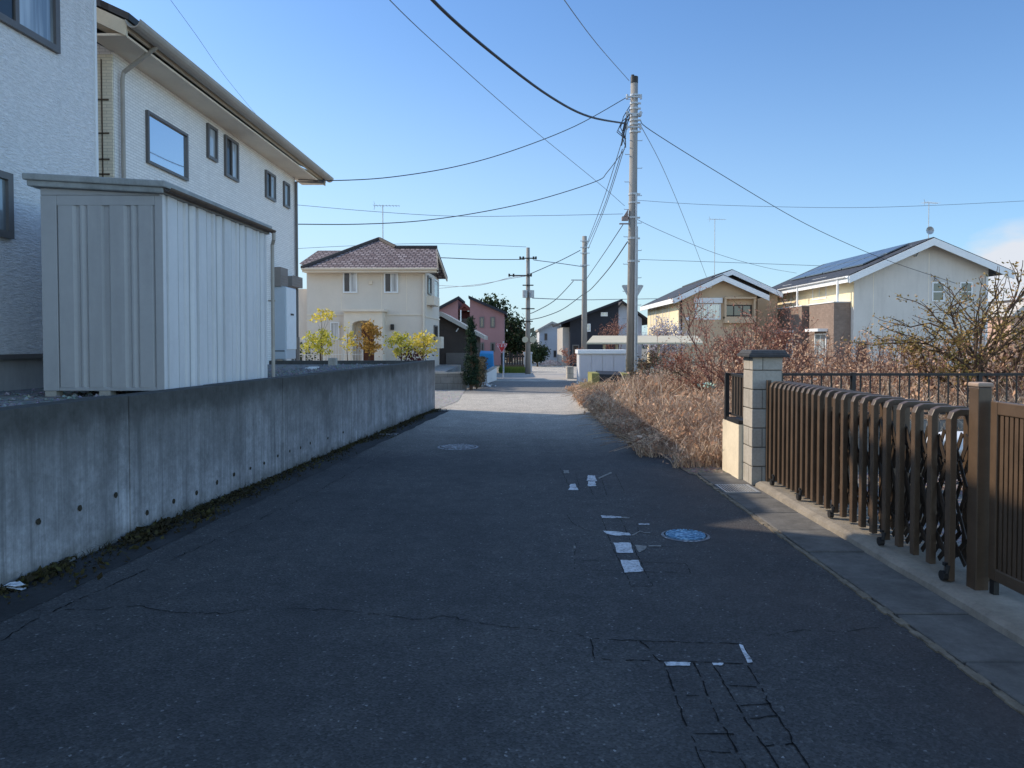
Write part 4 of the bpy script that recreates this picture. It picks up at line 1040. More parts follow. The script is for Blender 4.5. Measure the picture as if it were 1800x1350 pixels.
wf = empty('garden_fence', (X(585,24.6),24.6,CZ), 'white open mesh garden fence in front of the cream house', 'fence')
FF = Fac((X(500,24.6),24.6),(X(637,24.6),24.6)); zt = Z(594,24.6)
m = MB(); FF.box(m,0,FF.L,zt-.03,zt,0,.03); FF.box(m,0,FF.L,CZ+.1,CZ+.13,0,.03); FF.box(m,0,FF.L,(zt+CZ)/2,(zt+CZ)/2+.02,0,.025); mk('rails', m, M_FRAMEW, wf)
for k in range(5): m = MB(); a = FF.L*k/4; FF.box(m,a-.025,a+.025,CZ,zt+.02,-.03,.0); mk('post', m, M_FRAMEW, wf)
m = MB()
for k in range(28): a = FF.L*(k+.5)/28; FF.box(m,a-.006,a+.006,CZ+.13,zt-.03,.008,.02)
mk('infill', m, M_FRAMEW, wf)

# ------------------------------------------------------------------ vegetation builders
def branch(m, p, d, L, r, depth, rg, tips, spread=.7, seg=4, up=.15, nch=(2,4), rmin=.003, nside=5):
    pts = [Vector(p)]; dd = Vector(d).normalized()
    for i in range(seg):
        dd = (dd+Vector((rg.gauss(0,.19),rg.gauss(0,.19),rg.gauss(0,.13)+up*.2))).normalized(); pts.append(pts[-1]+dd*L/seg)
    m.tube(pts, r, nside if depth > 1 else 3, max(rmin, r*.5), cap=False)
    if depth <= 0: tips += pts[1:]; return
    if depth <= 1: tips += pts[1:]
    else: tips.append(pts[-1])
    for k in range(rg.randint(*nch)):
        i = rg.randint(max(1,seg//2), seg)
        nd = (dd+Vector((rg.gauss(0,spread),rg.gauss(0,spread),rg.gauss(0,spread*.6)+up))).normalized()
        branch(m, pts[i], nd, L*rg.uniform(.55,.8), max(rmin, r*.55), depth-1, rg, tips, spread, seg, up, nch, rmin, nside)

def tree(name, label, cat, base, stems, leaf_mat, leaf_size, per_tip, jitter, bark=None, depth=3, spread=.7, up=.2, group=None, nch=(2,4), seed=1, rmin=.003):
    rg = random.Random(seed); b = Vector(base); root = empty(name, b, label, cat, group)
    m = MB(); tips = []
    for d, L, r in stems: branch(m, b+Vector((rg.gauss(0,.03),rg.gauss(0,.03),0)), d, L, r, depth, rg, tips, spread, 4, up, nch, rmin)
    mk('trunk', m, bark or M_BARK, root)
    c = MB()
    for t in tips:
        if rg.random() < .12: continue
        for k in range(rg.randint(max(1,per_tip//2), per_tip)):
            c.leaf(t+Vector((rg.gauss(0,jitter),rg.gauss(0,jitter),rg.gauss(0,jitter*.8))), leaf_size, rg)
    mk('crown', c, leaf_mat, root); return root

def clump_tree(name, label, cat, base, h, rx, rz, zc, leaf_mat, leaf, ncl, nper, seed, trunk_r=.08, shape='round', group=None, cl=.25, bark=None):
    rg = random.Random(seed); b = Vector(base); root = empty(name, b, label, cat, group)
    m = MB(); m.tube([b-Vector((0,0,.05)), b+Vector((rg.gauss(0,.03),0,h*.4)), b+Vector((0,0,h*.85))], trunk_r, 7, trunk_r*.25)
    c = MB()
    for i in range(ncl):
        while True:
            q = Vector((rg.uniform(-1,1),rg.uniform(-1,1),rg.uniform(-1,1)))
            if q.length <= 1 and q.length > .25: break
        if shape == 'cone':
            t = rg.random()**1.4; a = rg.uniform(0,6.28); rr = rx*(1-t)**.75*rg.uniform(.6,1.02)*(1 if t > .1 else .75)
            pos = b+Vector((math.cos(a)*rr, math.sin(a)*rr, zc-rz+2*rz*t))
        else: pos = b+Vector((q.x*rx, q.y*rx, zc+q.z*rz))
        if rg.random() < .35: m.tube([b+Vector((0,0,min(pos.z-b.z,h*.8)*.75)), pos], trunk_r*.2, 4, trunk_r*.06, cap=False)
        k = cl*rg.uniform(.5,1.1)
        for j in range(nper): c.leaf(pos+Vector((rg.gauss(0,k),rg.gauss(0,k),rg.gauss(0,k*.7))), leaf, rg)
    mk('trunk', m, bark or M_BARK, root); mk('crown', c, leaf_mat, root); return root

gY = 23.6
def small(px, pytop, pybot, w, mat, lab, seed, thin=.035, ncl=16, nper=26, Y=gY):
    b = (X(px,Y),Y,CZ); zt, zb_ = Z(pytop,Y), Z(pybot,Y)
    return clump_tree('garden_tree', lab, 'tree', b, zt-CZ, w/2/F*Y*1.1, (zt-zb_)/2, (zt+zb_)/2-CZ, mat, .10, int(ncl*1.6), nper, seed, thin, 'round', 'small garden trees by the cream house', .11)
small(563,582,622,62,M_YELG,'yellow green young tree in front of the white mesh fence, widest of the row',3,.04,20)
small(566,546,566,40,M_YEL,'thin yellow topped sapling rising highest above the white mesh fence',4,.02,8,18)
small(612,565,622,22,M_YEL,'slender pale yellow sapling left of the porch arch',5,.018,9,14)
small(648,562,628,34,M_ORANGE,'rust and yellow leaved climber tree covering the brown porch door',6,.03,20)
small(705,583,624,42,M_YELG,'green and yellow shrub tree just right of the porch',8,.03,18)
small(745,584,622,44,M_YEL,'bright yellow leaved tree at the right corner of the cream house',9,.03,18)
clump_tree('garden_shrub','dark maroon shrub between the two brightest yellow trees','shrub',(X(724,23.4),23.4,CZ),.7,.22,.32,.42,M_MAROON,.09,14,26,11,.03)
clump_tree('garden_shrub','dark green shrub at the left end of the white mesh fence','shrub',(X(532,25.2),25.2,CZ),.8,.35,.3,.5,M_EVER,.10,14,30,12,.03)

# ------------------------------------------------------------------ left middle distance
bl_ = empty('block_wall', (X(795,22.9),22.9,0), 'low grey block wall at the corner of the cream house plot', 'wall')
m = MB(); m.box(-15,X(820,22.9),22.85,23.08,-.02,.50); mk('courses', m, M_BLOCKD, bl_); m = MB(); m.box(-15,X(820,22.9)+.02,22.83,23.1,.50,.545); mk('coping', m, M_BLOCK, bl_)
m = MB()
for i in range(5200):
    t = rnd.random(); y = 23.1+t*4.2; x = X(838,23.3)+(X(846,27)-X(838,23.3))*t+rnd.gauss(0,.10); z = .02+.93*rnd.random()**.8
    m.leaf((x,y,z), .07, rnd)
hg = empty('hedge', (X(848,25),25,0), 'rough brown clipped hedge beside the narrow conifer', 'hedge'); mk('foliage', m, M_HEDGE, hg)
m = MB()
for k in range(9): y = 23.2+k*.45; xx = X(838,23.3)+(X(846,27)-X(838,23.3))*k/8; m.tube([(xx,y,0),(xx+.02,y,.8)], .025, 5)
mk('stems', m, M_BARK, hg)
clump_tree('conifer','narrow dark green conifer in front of the dark brown garage','conifer tree',(X(828,22.7),22.7,0),2.15,.24,1.0,1.22,M_CONIF,.055,170,40,21,.06,'cone',None,.06)
GY = 32.0
gx0, gx1 = X(776,GY), X(852,GY)
ga = empty('garage', ((gx0+gx1)/2,GY,0), 'dark brown clad garage with a pale sloping roof beside the cream house', 'garage')
zl, zr_ = Z(548,GY), Z(588,GY)
m = MB(); m.extr([(gx0-2.6,GY,0),(gx1-.35,GY,0),(gx1-.35,GY,zr_+.06),(gx0,GY,zl-.12),(gx0-2.6,GY,zl-1.0)], (0,4,0)); mk('wall', m, M_DKBROWN, ga)
m = MB(); m.extr([(gx0,GY-.35,zl),(gx1,GY-.35,zr_-.06),(gx1,GY-.35,zr_-.22),(gx0,GY-.35,zl-.2)], (0,4.6,0)); m.extr([(gx0,GY-.35,zl-.2),(gx0-2.9,GY-.35,zl-1.5),(gx0-2.9,GY-.35,zl-1.3),(gx0,GY-.35,zl)], (0,4.6,0)); mk('roof', m, M_ROOFGREY, ga)
m = MB(); m.box(gx0+.2,gx1-.7,GY-.05,GY-.005,.05,1.0)
for k in range(5): m.box(gx0+.2,gx1-.7,GY-.058,GY-.05,.2+k*.18,.215+k*.18)
mk('shutter', m, M_FRAME, ga)
m = MB(); m.bar((gx0+.64,GY-.03,Z(583,GY)),(gx0+.74,GY-.03,Z(577,GY)),.03,.05); mk('lamp', m, M_PLASTIC, ga)

wl = empty('white_wall', (X(866,27.5),27.5,0), 'short white rendered wall under the blue covered bin', 'wall')
m = MB(); m.hexa([(X(856,26.3),26.3,-.02),(X(873,28.6),28.6,-.02),(X(868,28.7),28.7,-.02),(X(850,26.4),26.4,-.02),(X(856,26.3),26.3,.36),(X(873,28.6),28.6,.50),(X(868,28.7),28.7,.50),(X(850,26.4),26.4,.36)]); mk('panel', m, M_WHITE, wl)
m = MB(); m.hexa([(X(855,26.3),26.28,.362),(X(874,28.6),28.62,.502),(X(866,28.7),28.72,.502),(X(848,26.4),26.42,.362),(X(855,26.3),26.28,.39),(X(874,28.6),28.62,.53),(X(866,28.7),28.72,.53),(X(848,26.4),26.42,.39)]); mk('coping', m, M_BLOCK, wl)
bb = empty('covered_bin', (X(856,29.3),29.3,0), 'bright blue tarpaulin covered bin behind the short white wall', 'bin')
m = MB(); xa, xb = X(842,29), X(868,29.6); m.box(xa,xb,28.9,29.9,0,.30); mk('base', m, M_BLOCKD, bb)
m = MB(); zt = Z(619,29.3); m.hexa([(xa-.02,28.88,.28),(xb+.02,28.88,.28),(xb+.02,29.92,.28),(xa-.02,29.92,.28),(xa+.03,28.93,zt-.04),(xb-.02,28.93,zt-.06),(xb-.02,29.87,zt+.03),(xa+.03,29.87,zt+.05)])
for k in range(6):
    xx = xa+(xb-xa)*(k+.5)/6; m.extr([(xx-.02,28.88,.3),(xx+.02,28.88,.3),(xx,28.91,zt-.08)], (0,-.02,0))
bevel(mk('tarpaulin', m, M_BLUE, bb), .03)
m = MB(); c = G(850,679)
for k in range(60):
    a = rnd.uniform(0,6.28); q = abs(rnd.gauss(0,.10)); p = c+Vector((math.cos(a)*q*1.5,math.sin(a)*q,max(0,.13-q*.9)*rnd.random()+.02)); m.leaf(p, .16, rnd)
one('white_sack', m, M_PLASTIC, 'crumpled white plastic sack lying at the foot of the brown hedge', 'sack')

def text_mesh(txt, size):
    cu = bpy.data.curves.new('t','FONT'); cu.body = txt; cu.size = size; cu.align_x = 'CENTER'; cu.align_y = 'CENTER'; cu.extrude = .002
    o = bpy.data.objects.new('t', cu); COL.objects.link(o); bpy.context.view_layer.update()
    me = bpy.data.meshes.new_from_object(o.evaluated_get(bpy.context.evaluated_depsgraph_get())); bpy.data.objects.remove(o); bpy.data.curves.remove(cu); return me
def stop_sign(c, half, zbase, post_top, label, back=False, post=None):
    root = empty('stop_sign', (c.x,c.y,zbase), label, 'road sign')
    h = half*1.73; s = -1 if not back else 1
    tri = [c+Vector((-half,0,h*.4)), c+Vector((half,0,h*.4)), c+Vector((0,0,-h*.6))]
    def rounded(tri, k):
        out = []
        for i in range(3):
            p, q, n = tri[i], tri[i-1], tri[(i+1)%3]
            a = p+(q-p)*k; b = p+(n-p)*k; out += [a, (a+b+p*2)/4, b]
        return out
    m = MB(); P = rounded(tri, .10); m.extr(P, (0,.015,0)); mk('plate', m, M_STEEL if back else M_RED, root)
    cen = (tri[0]+tri[1]+tri[2])/3
    if not back:
        m = MB(); Q = [cen+(p-cen)*.90+Vector((0,-.004,0)) for p in P]; Qi = [cen+(p-cen)*.82+Vector((0,-.004,0)) for p in P]
        for i in range(len(Q)): j = (i+1)%len(Q); m.face([Q[i],Q[j],Qi[j],Qi[i]])
        mk('border', m, M_PLASTIC, root)
        me = text_mesh('止まれ', half*.52); me.materials.append(M_PLASTIC)
        me.transform(Matrix.Translation(c+Vector((0,-.008,h*.16))-WL[root.name]) @ Matrix.Rotation(R(90),4,'X')); o = bpy.data.objects.new('lettering', me); COL.objects.link(o); o.parent = root
    p = post or c
    m = MB(); m.tube([(p.x,p.y+.05,zbase),(p.x,p.y+.05,post_top)], .032, 10); mk('post', m, M_STEEL if back else M_TANK, root)
    if back:
        m = MB(); m.bar((c.x-half*.5,c.y-.012,c.z+h*.18),(c.x+half*.5,c.y-.012,c.z+h*.18),.03,.04); m.bar((c.x-half*.25,c.y-.012,c.z-h*.12),(c.x+half*.25,c.y-.012,c.z-h*.12),.03,.04); mk('bracket', m, M_STEEL, root)
stop_sign(W(882,611,30), .25, 0, Z(600,30), 'red inverted triangle stop sign on a thin pale post', False, Vector((X(885,30),30,0)))
stop_sign(W(1112,515,24.2), .38, 0, Z(498,24.2), 'grey back of an inverted triangle sign behind the tallest pole', True, Vector((X(1119,24.2),24.2,0)))

PYK = 47.0
pk_ = empty('pink_house', (X(832,PYK),PYK,0), 'dusty pink house with three dark sloping roof edges beyond the garage', 'house')
FP = Fac((X(770,PYK),PYK),(X(884,PYK),PYK))
m = MB()
def pp(lst): return [Vector((X(px,PYK),PYK,Z(py,PYK) if py < 645 else -.02)) for px,py in lst]
m.extr(pp([(760,646),(805,646),(805,524),(760,546)]), (0,6,0)); m.extr(pp([(826,646),(886,646),(886,549),(826,523)]), (0,6,0)); mk('wall', m, M_PINK, pk_)
m = MB(); m.extr([v+Vector((0,1,0)) for v in pp([(805.2,646),(825.8,646),(825.8,546),(805.2,546)])], (0,4,0)); mk('rear_wall', m, M_REDROOF, pk_)
m = MB(); m.extr([v+Vector((0,.2,0)) for v in pp([(804,546),(816,532),(828,546),(824,546),(816,538),(808,546)])], (0,5,0)); m.extr([v+Vector((0,.4,0)) for v in pp([(807,546),(816,536),(825,546)])], (0,.1,0)); mk('centre_roof', m, M_REDROOF, pk_)
m = MB(); m.extr([v+Vector((0,-.3,0)) for v in pp([(756,548),(807,521),(807,526),(756,553)])], (0,6.5,0)); m.extr([v+Vector((0,-.3,0)) for v in pp([(824,520),(891,549),(891,554),(824,525)])], (0,6.5,0)); mk('roof', m, M_NAVY, pk_)
m = MB(); m.box(X(806,PYK),X(826,PYK),PYK+.1,PYK+.9,Z(572,PYK),Z(560,PYK)); mk('balcony', m, M_DKBROWN, pk_)
m = MB(); m.box(X(809,PYK),X(811,PYK),PYK+.02,PYK+.1,Z(575,PYK),Z(545,PYK)); mk('balcony_post', m, M_WHITE, pk_)
for q in ((843,851,557,576),(862,870,557,576),(845,851,602,618),(862,870,602,618)): FP.winpx(pk_, *q, M_FRAME, M_GL_DARK, .08, 0)

clump_tree('evergreen_tree','tall dark evergreen rising behind the pink house roof','tree',(X(868,58),58,0),4.2,1.3,1.6,3.3,M_EVER,.30,60,34,31,.2,'round',None,.45)
clump_tree('evergreen_tree','broad dark evergreen just right of the pink house','tree',(X(897,55),55,0),3.4,1.25,1.5,1.9,M_EVER,.28,70,34,32,.2,'round',None,.45)
ph = empty('peach_house', (X(908,62),62,0), 'small peach coloured house behind the far transformer pole', 'house')
FPH = Fac((X(898,62),62),(X(932,62),62))
m = MB(); m.extr([Vector((X(px,62),62,Z(py,62))) for px,py in ((898,632),(932,632),(932,596),(921,586),(902,572),(898,580))], (0,5,0)); mk('wall', m, M_PEACH, ph)
m = MB(); m.extr([Vector((X(px,62),61.7,Z(py,62))) for px,py in ((896,577),(902,569),(922,583),(936,596),(936,599),(921,587),(902,573),(897,580))], (0,5.6,0)); mk('roof', m, M_REDROOF, ph)
m = MB(); FPH.box(m,0,FPH.L,Z(606,62),Z(601,62),0,.25); mk('canopy', m, M_DKBROWN, ph); FPH.winpx(ph, 903,911,608,624, M_FRAME, M_GL_DARK, .08, 0)
gw = empty('garden_wall', (X(902,36),36,0), 'low mossy brown wall with timber fence left of the far pole', 'wall')
m = MB(); m.box(X(878,36),X(922,36),36,36.3,-.02,Z(641,36)); mk('base', m, M_HEDGE if False else simple('brown_stone', (.14,.10,.07), .4, 4, .95), gw)
m = MB()
for k in range(9): xx = X(882+k*4.6,36.1); m.box(xx-.04,xx+.04,36.12,36.2,Z(641,36),Z(618+ (k%3)*3,36))
m.box(X(880,36),X(922,36),36.2,36.24,Z(628,36),Z(625,36)); mk('timber_fence', m, M_DKBROWN, gw)
m = MB()
for i in range(1500): x = rnd.uniform(X(878,35.4),X(923,35.4)); y = rnd.uniform(35,35.95); m.ribbon([(x,y,0),(x+rnd.gauss(0,.03),y,.1),(x+rnd.gauss(0,.06),y,rnd.uniform(.12,.3))], .03, (1,0,0))
one('verge_grass', m, M_GRASS, 'strip of rough green grass in front of the low mossy wall', 'grass', kind='stuff')
m = MB(); m.box(X(921,36.5),X(935,36.5),36.4,36.8,-.02,Z(622,36.5)); m.box(X(920,36.5),X(936,36.5),36.35,36.85,Z(622,36.5),Z(619,36.5)); one('gate_pier', m, M_PALEBLUE, 'pale square gate pier partly hidden behind the far transformer pole', 'pillar')
clump_tree('round_bush','dark round clipped bush at the bend of the lane','bush',(X(945,44),44,0),1.2,.62,.58,.78,M_EVER,.12,90,40,41,.06,'round',None,.16)
m = MB()
for i in range(900): 
    a = rnd.uniform(0,6.28); q = rnd.random()**.5; x = X(968,46)+.75*q*math.cos(a); y = 46+.8*q*math.sin(a); m.leaf((x,y,.02+.32*(1-q*q)*rnd.random()+.03), .10, rnd)
one('flower_bed', m, M_FLOW, 'low mound of pale pink flowers beside the lane bend', 'flowers', kind='stuff')
pb = empty('pale_house', (X(968,58),58,0), 'small pale grey house at the end of the lane', 'house')
FPB = Fac((X(948,58),58),(X(990,58),58))
m = MB(); m.extr([Vector((X(px,58),58,Z(py,58))) for px,py in ((948,634),(992,634),(992,575),(970,568),(948,579))], (0,6,0)); mk('wall', m, M_PALEBLUE, pb)
m = MB(); m.extr([Vector((X(px,58),57.7,Z(py,58))) for px,py in ((945,579),(970,565),(995,574),(995,577),(970,569),(946,582))], (0,6.6,0)); mk('roof', m, M_ROOFGREY, pb)
FPB.winpx(pb, 957,962,586,598, M_FRAME, M_GL_DARK, .06, 0); FPB.winpx(pb, 973,978,616,628, M_FRAME, M_GL_DARK, .06, 0)

# dark house
DY = 44.0
dk = empty('dark_house', (X(1045,DY),DY,0), 'navy black house with one long sloping roof behind the thinner pole', 'house')
FD = Fac((X(1002,DY),DY),(X(1087,DY),DY))
m = MB(); m.extr([Vector((X(px,DY),DY,Z(py,DY) if py < 640 else -.02)) for px,py in ((1002,645),(1087,645),(1087,532),(1002,565))], (0,8,0)); mk('wall', m, M_NAVY, dk)
m = MB(); m.extr([Vector((X(px,DY),DY-.5,Z(py,DY))) for px,py in ((984,567),(1092,526),(1092,530),(985,571))], (0,9,0)); mk('roof', m, M_NAVY, dk)
m = MB(); m.box(X(989,DY+.6),X(1002,DY)-.002,DY+.6,DY+6,-.02,Z(575,DY)); mk('sunlit_left_side', m, M_ROOFGREY, dk)  # pale box painted as the sunlit left face of the dark house
FD.winpx(dk, 1029,1038,569,583, M_FRAMEW, M_GL_CURT, .06, 0); FD.winpx(dk, 1056,1068,549,556, M_FRAMEW, M_GL_CURT, .06, 0); FD.winpx(dk, 1006,1018,606,640, M_FRAME, M_GL_DARK, .06, 0)
gh = empty('grey_house', (X(1095,56),56,0), 'grey gabled house mostly hidden behind the tallest pole', 'house')
m = MB(); m.extr([Vector((X(px,56),56,Z(py,56))) for px,py in ((1080,630),(1128,630),(1128,560),(1093,532),(1080,546))], (0,6,0)); mk('wall', m, M_PALEBLUE, gh)
m = MB(); m.extr([Vector((X(px,56),55.6,Z(py,56))) for px,py in ((1076,549),(1093,529),(1146,566),(1146,570),(1093,533),(1077,553))], (0,7,0)); mk('roof', m, M_DKBROWN, gh)

# ------------------------------------------------------------------ right middle distance
lw_ = empty('storage_locker', (X(1055,24.6),24.6,0), 'low white steel store with doors tinted grey for shade beside the lane', 'locker')
lx0, lx1 = X(1018,24.5), X(1100,24.5)
m = MB(); m.box(lx0,lx1,24.5,25.4,.05,Z(622,24.5)); bevel(mk('body', m, M_SHEDL, lw_), .01)
m = MB(); m.box(lx0-.05,lx1+.04,24.42,25.45,Z(622,24.5)+.002,Z(615,24.5)); bevel(mk('lid', m, M_WHITE, lw_), .01)
for k in range(4):
    m = MB(); w = (lx1-lx0-.06)/4; m.box(lx0+.04+k*w,lx0+.03+(k+1)*w-.008,24.478,24.498,.09,Z(623,24.5)-.02); mk('door', m, simple('shade_grey_door', (.50,.48,.50), .06, 3, .5) if k == 0 else bpy.data.materials['shade_grey_door'], lw_)  # grey tint puts the shade on the white front into the colour
m = MB(); m.box(lx0,lx1,24.52,25.38,0,.05); mk('plinth', m, M_DARK, lw_)
tb = empty('refuse_bay', (X(1070,22),22,0), 'mossy concrete refuse bay with a black covered front beside the pole', 'refuse bay')
m = MB(); bx0, bx1 = X(1040,21.9), X(1106,21.9); zt = Z(656,21.9); m.box(bx0,bx0+.22,21.8,23,-.02,zt); m.box(bx1-.2,bx1,21.8,23,-.02,zt-.02); m.box(bx0+.22,bx1-.2,22.8,23,-.02,zt-.01); mk('walls', m, M_MOSSBLK, tb)
m = MB(); m.hexa([(bx0+.222,21.84,0),(bx1-.202,21.84,0),(bx1-.202,22.78,0),(bx0+.222,22.78,0),(bx0+.222,21.95,zt-.03),(bx1-.202,21.95,zt-.05),(bx1-.202,22.78,zt+.02),(bx0+.222,22.78,zt+.04)]); mk('cover', m, M_DARK, tb)
bs = empty('planter', (X(1000,30),30,0), 'white block planter with dry shrubs at the right of the lane', 'planter')
m = MB(); m.box(X(996,30),X(1007,30),29.6,30.3,0,Z(644,30)); mk('box', m, M_BLOCK, bs)
tree('bare_shrub','small dry reddish shrub growing above the white block planter','shrub',(X(1005,31),31,.3),[((0,0,1),.5,.02),((.4,0,1),.5,.02),((-.4,.2,1),.5,.02)],M_REDLEAF,.08,4,.08,M_TWIG,2,.7,.2,None,(2,4),51,.006)

ca = empty('carport', (X(1130,28),28,0), 'low carport with a beige sheet roof on slim posts', 'carport')
m = MB(); c0, c1 = 27.0, 30.5
m.hexa([(X(1031,c0),c0,Z(605,c0)),(X(1236,c0),c0,Z(605,c0)),(X(1225,c1),c1,Z(590,c1)-.04),(X(1042,c1),c1,Z(590,c1)-.04),(X(1031,c0),c0,Z(605,c0)+.06),(X(1236,c0),c0,Z(605,c0)+.06),(X(1225,c1),c1,Z(590,c1)),(X(1042,c1),c1,Z(590,c1))]); mk('roof', m, M_CARPORT, ca)
for px in (1062,1084,1158,1218):
    m = MB(); xx = X(px,c0+.4); m.tube([(xx,c0+.4,-.02),(xx,c0+.4,1.38)], .05, 8); mk('post', m, M_CARPORT, ca)

TY = 42.0
th = empty('tan_house', (X(1260,TY),TY,0), 'tan two storey house with white edged twin gables beyond the carport', 'house')
def tp(lst, Y): return [Vector((X(px,Y),Y,Z(py,Y) if py < 642 else -.02)) for px,py in lst]
FT = Fac((X(1193,TY),TY),(X(1330,TY),TY)); xl = X(1193,TY); FTL = Fac((xl,TY+9.6),(xl,TY))
m = MB(); m.extr(tp([(1193,646),(1330,646),(1330,518),(1263,490),(1193,521)],TY), (0,9.6,0)); m.extr(tp([(1331,646),(1366,646),(1366,516),(1331,503)],TY+2), (0,6,0)); mk('wall', m, M_TAN, th)
m = MB(); FTL.box(m, 0, FTL.L-.01, 0, Z(524,TY), .0, .02); mk('sunlit_side_face', m, M_SUNSIDE, th)  # lane side painted lighter as if in full sun
FT.winpx(th, 1221,1267,534,562, M_FRAMEW, M_GL_CURT, .07, 1); 
m = MB(); a0 = FT.hit(1219,530)[0]; a1 = FT.hit(1269,530)[0]; FT.box(m,a0,a1,Z(533,TY),Z(524,TY),0,.15); mk('shutter_box', m, M_WHITE, th)
FT.winpx(th, 1274,1321,536,556, M_DKBROWN, M_GL_DARK, .06, 2)
m = MB(); a0 = FT.hit(1271,530)[0]; a1 = FT.hit(1325,530)[0]; FT.box(m,a0,a0+.1,Z(560,TY),Z(526,TY),0,.35); FT.box(m,a1-.1,a1,Z(560,TY),Z(526,TY),0,.35); FT.box(m,a0,a1,Z(526,TY),Z(523,TY),0,.4); FT.box(m,a0,a1,Z(568,TY),Z(557,TY),0,.38); mk('balcony', m, M_TAN, th)
for a0 in (1.2,5.2): FTL.win(th, a0, a0+1.9, 2.4, 3.7, M_FRAMEW, M_GL_CURT, .08, 1)
FTL.win(th, 6.6, 8.6, .2, 1.6, M_FRAMEW, M_GL_CURT, .08, 1)
# roofs
pkx, pkz = X(1265,TY), Z(484,TY); lx, lz = X(1180,TY), Z(524,TY); rx2, rz2 = X(1345,TY), Z(519,TY)
m = MB(); m.extr([(lx,TY-.55,lz),(pkx,TY-.55,pkz),(pkx,TY-.55,pkz-.12),(lx,TY-.55,lz-.12)], (0,10.6,0)); m.extr([(pkx,TY-.55,pkz),(rx2,TY-.55,rz2),(rx2,TY-.55,rz2-.12),(pkx,TY-.55,pkz-.12)], (0,10.6,0))
p2x, p2z = X(1284,TY+1.6), Z(474,TY+1.6); r3x, r3z = X(1372,TY+1.6), Z(514,TY+1.6)
m.extr([(p2x-1.2,TY+1.4,p2z-.45),(p2x,TY+1.4,p2z),(p2x,TY+1.4,p2z-.12),(p2x-1.2,TY+1.4,p2z-.57)], (0,7.5,0)); m.extr([(p2x,TY+1.4,p2z),(r3x,TY+1.4,r3z),(r3x,TY+1.4,r3z-.12),(p2x,TY+1.4,p2z-.12)], (0,7.5,0)); mk('roof', m, M_ROOFBLK, th)
m = MB()
def barge(m, a, b, h, y, t=.06): m.extr([(a[0],y,a[1]),(b[0],y,b[1]),(b[0],y,b[1]-h),(a[0],y,a[1]-h)], (0,t,0))
barge(m,(lx,lz-.05),(pkx,pkz-.05),.30,TY-.63); barge(m,(pkx,pkz-.05),(rx2,rz2-.05),.30,TY-.63); barge(m,(p2x-1.0,p2z-.43),(p2x,p2z-.05),.28,TY+1.3); barge(m,(p2x,p2z-.05),(r3x,r3z-.05),.28,TY+1.3)
m.box(lx-.06,lx-.01,TY-.6,TY+10,lz-.32,lz-.05); mk('bargeboard', m, M_WHITE, th)
m = MB(); m.extr([(p2x-1.2,TY+1.9,p2z-.6),(p2x,TY+1.9,p2z-.15),(r3x-.6,TY+1.9,r3z+.1),(r3x-.6,TY+1.9,r3z-.3)], (0,.1,0)); mk('rear_gable', m, M_DKBROWN, th)
m = MB(); m.tube([FT.P(.12,Z(528,TY),.07),FT.P(.12,0,.07)], .05, 7); mk('downpipe', m, M_DKBROWN, th)
m = MB(); m.tube([FT.P(FT.L-.1,Z(530,TY),.07),FT.P(FT.L-.1,0,.07)], .05, 7); mk('downpipe', m, M_DKBROWN, th)
for px,py in ((1247,503),(1208,560)):
    m = MB(); a, z = FT.hit(px,py); FT.box(m, a-.1, a+.1, z-.1, z+.1, 0, .1); mk('vent_hood', m, M_WHITE, th)
antenna(th, (X(1255,TY+2),TY+2,Z(486,TY+2)), Z(386,TY+2)-Z(486,TY+2), 1.0, .1, 8)

PYH = 36.0
po = empty('pale_grey_house', (X(1620,PYH),PYH,0), 'pale grey gabled house with solar panels and brown tiled balcony on the right', 'house')
hx0, hx1 = X(1500,PYH), X(1735,PYH); DEP = 11.5
FG = Fac((hx0,PYH),(hx1,PYH)); FL = Fac((hx0,PYH+DEP),(hx0,PYH))
pkx, pkz = X(1627,PYH), Z(420,PYH); lx, lz = X(1482,PYH), Z(485,PYH); rx3, rz3 = X(1766,PYH), Z(478,PYH)
sL = (pkz-lz)/(pkx-lx); sR = (pkz-rz3)/(rx3-pkx)
m = MB(); m.extr([(hx0,PYH,-.02),(hx1,PYH,-.02),(hx1,PYH,pkz-sR*(hx1-pkx)-.2),(pkx,PYH,pkz-.2),(hx0,PYH,pkz-sL*(pkx-hx0)-.2)], (0,DEP,0)); mk('wall', m, M_PALE, po)
m = MB(); FL.box(m, 0, DEP-.02, Z(540,PYH), pkz-sL*(pkx-hx0)-.24, 0, .02); mk('sunlit_side_face', m, M_SUNSIDE, po)  # sunlit tone painted over the lane side of the grey wall
m = MB(); oy = PYH-.55; dd = (0,DEP+1.1,0)
m.extr([(lx,oy,lz),(pkx,oy,pkz),(pkx,oy,pkz-.13),(lx,oy,lz-.13)], dd); m.extr([(pkx,oy,pkz),(rx3,oy,rz3),(rx3,oy,rz3-.13),(pkx,oy,pkz-.13)], dd); mk('roof', m, M_ROOFBLK, po)
m = MB(); barge(m,(lx,lz-.06),(pkx,pkz-.06),.34,oy-.07); barge(m,(pkx,pkz-.06),(rx3,rz3-.06),.34,oy-.07); m.box(lx-.07,lx-.01,oy,oy+DEP+1.1,lz-.36,lz-.05); mk('bargeboard', m, M_WHITE, po)
m = MB(); half_pipe(m, (lx-.13,oy,lz-.08), (lx-.13,oy+DEP+1.1,lz-.08), .07); mk('gutter', m, M_WHITE, po)
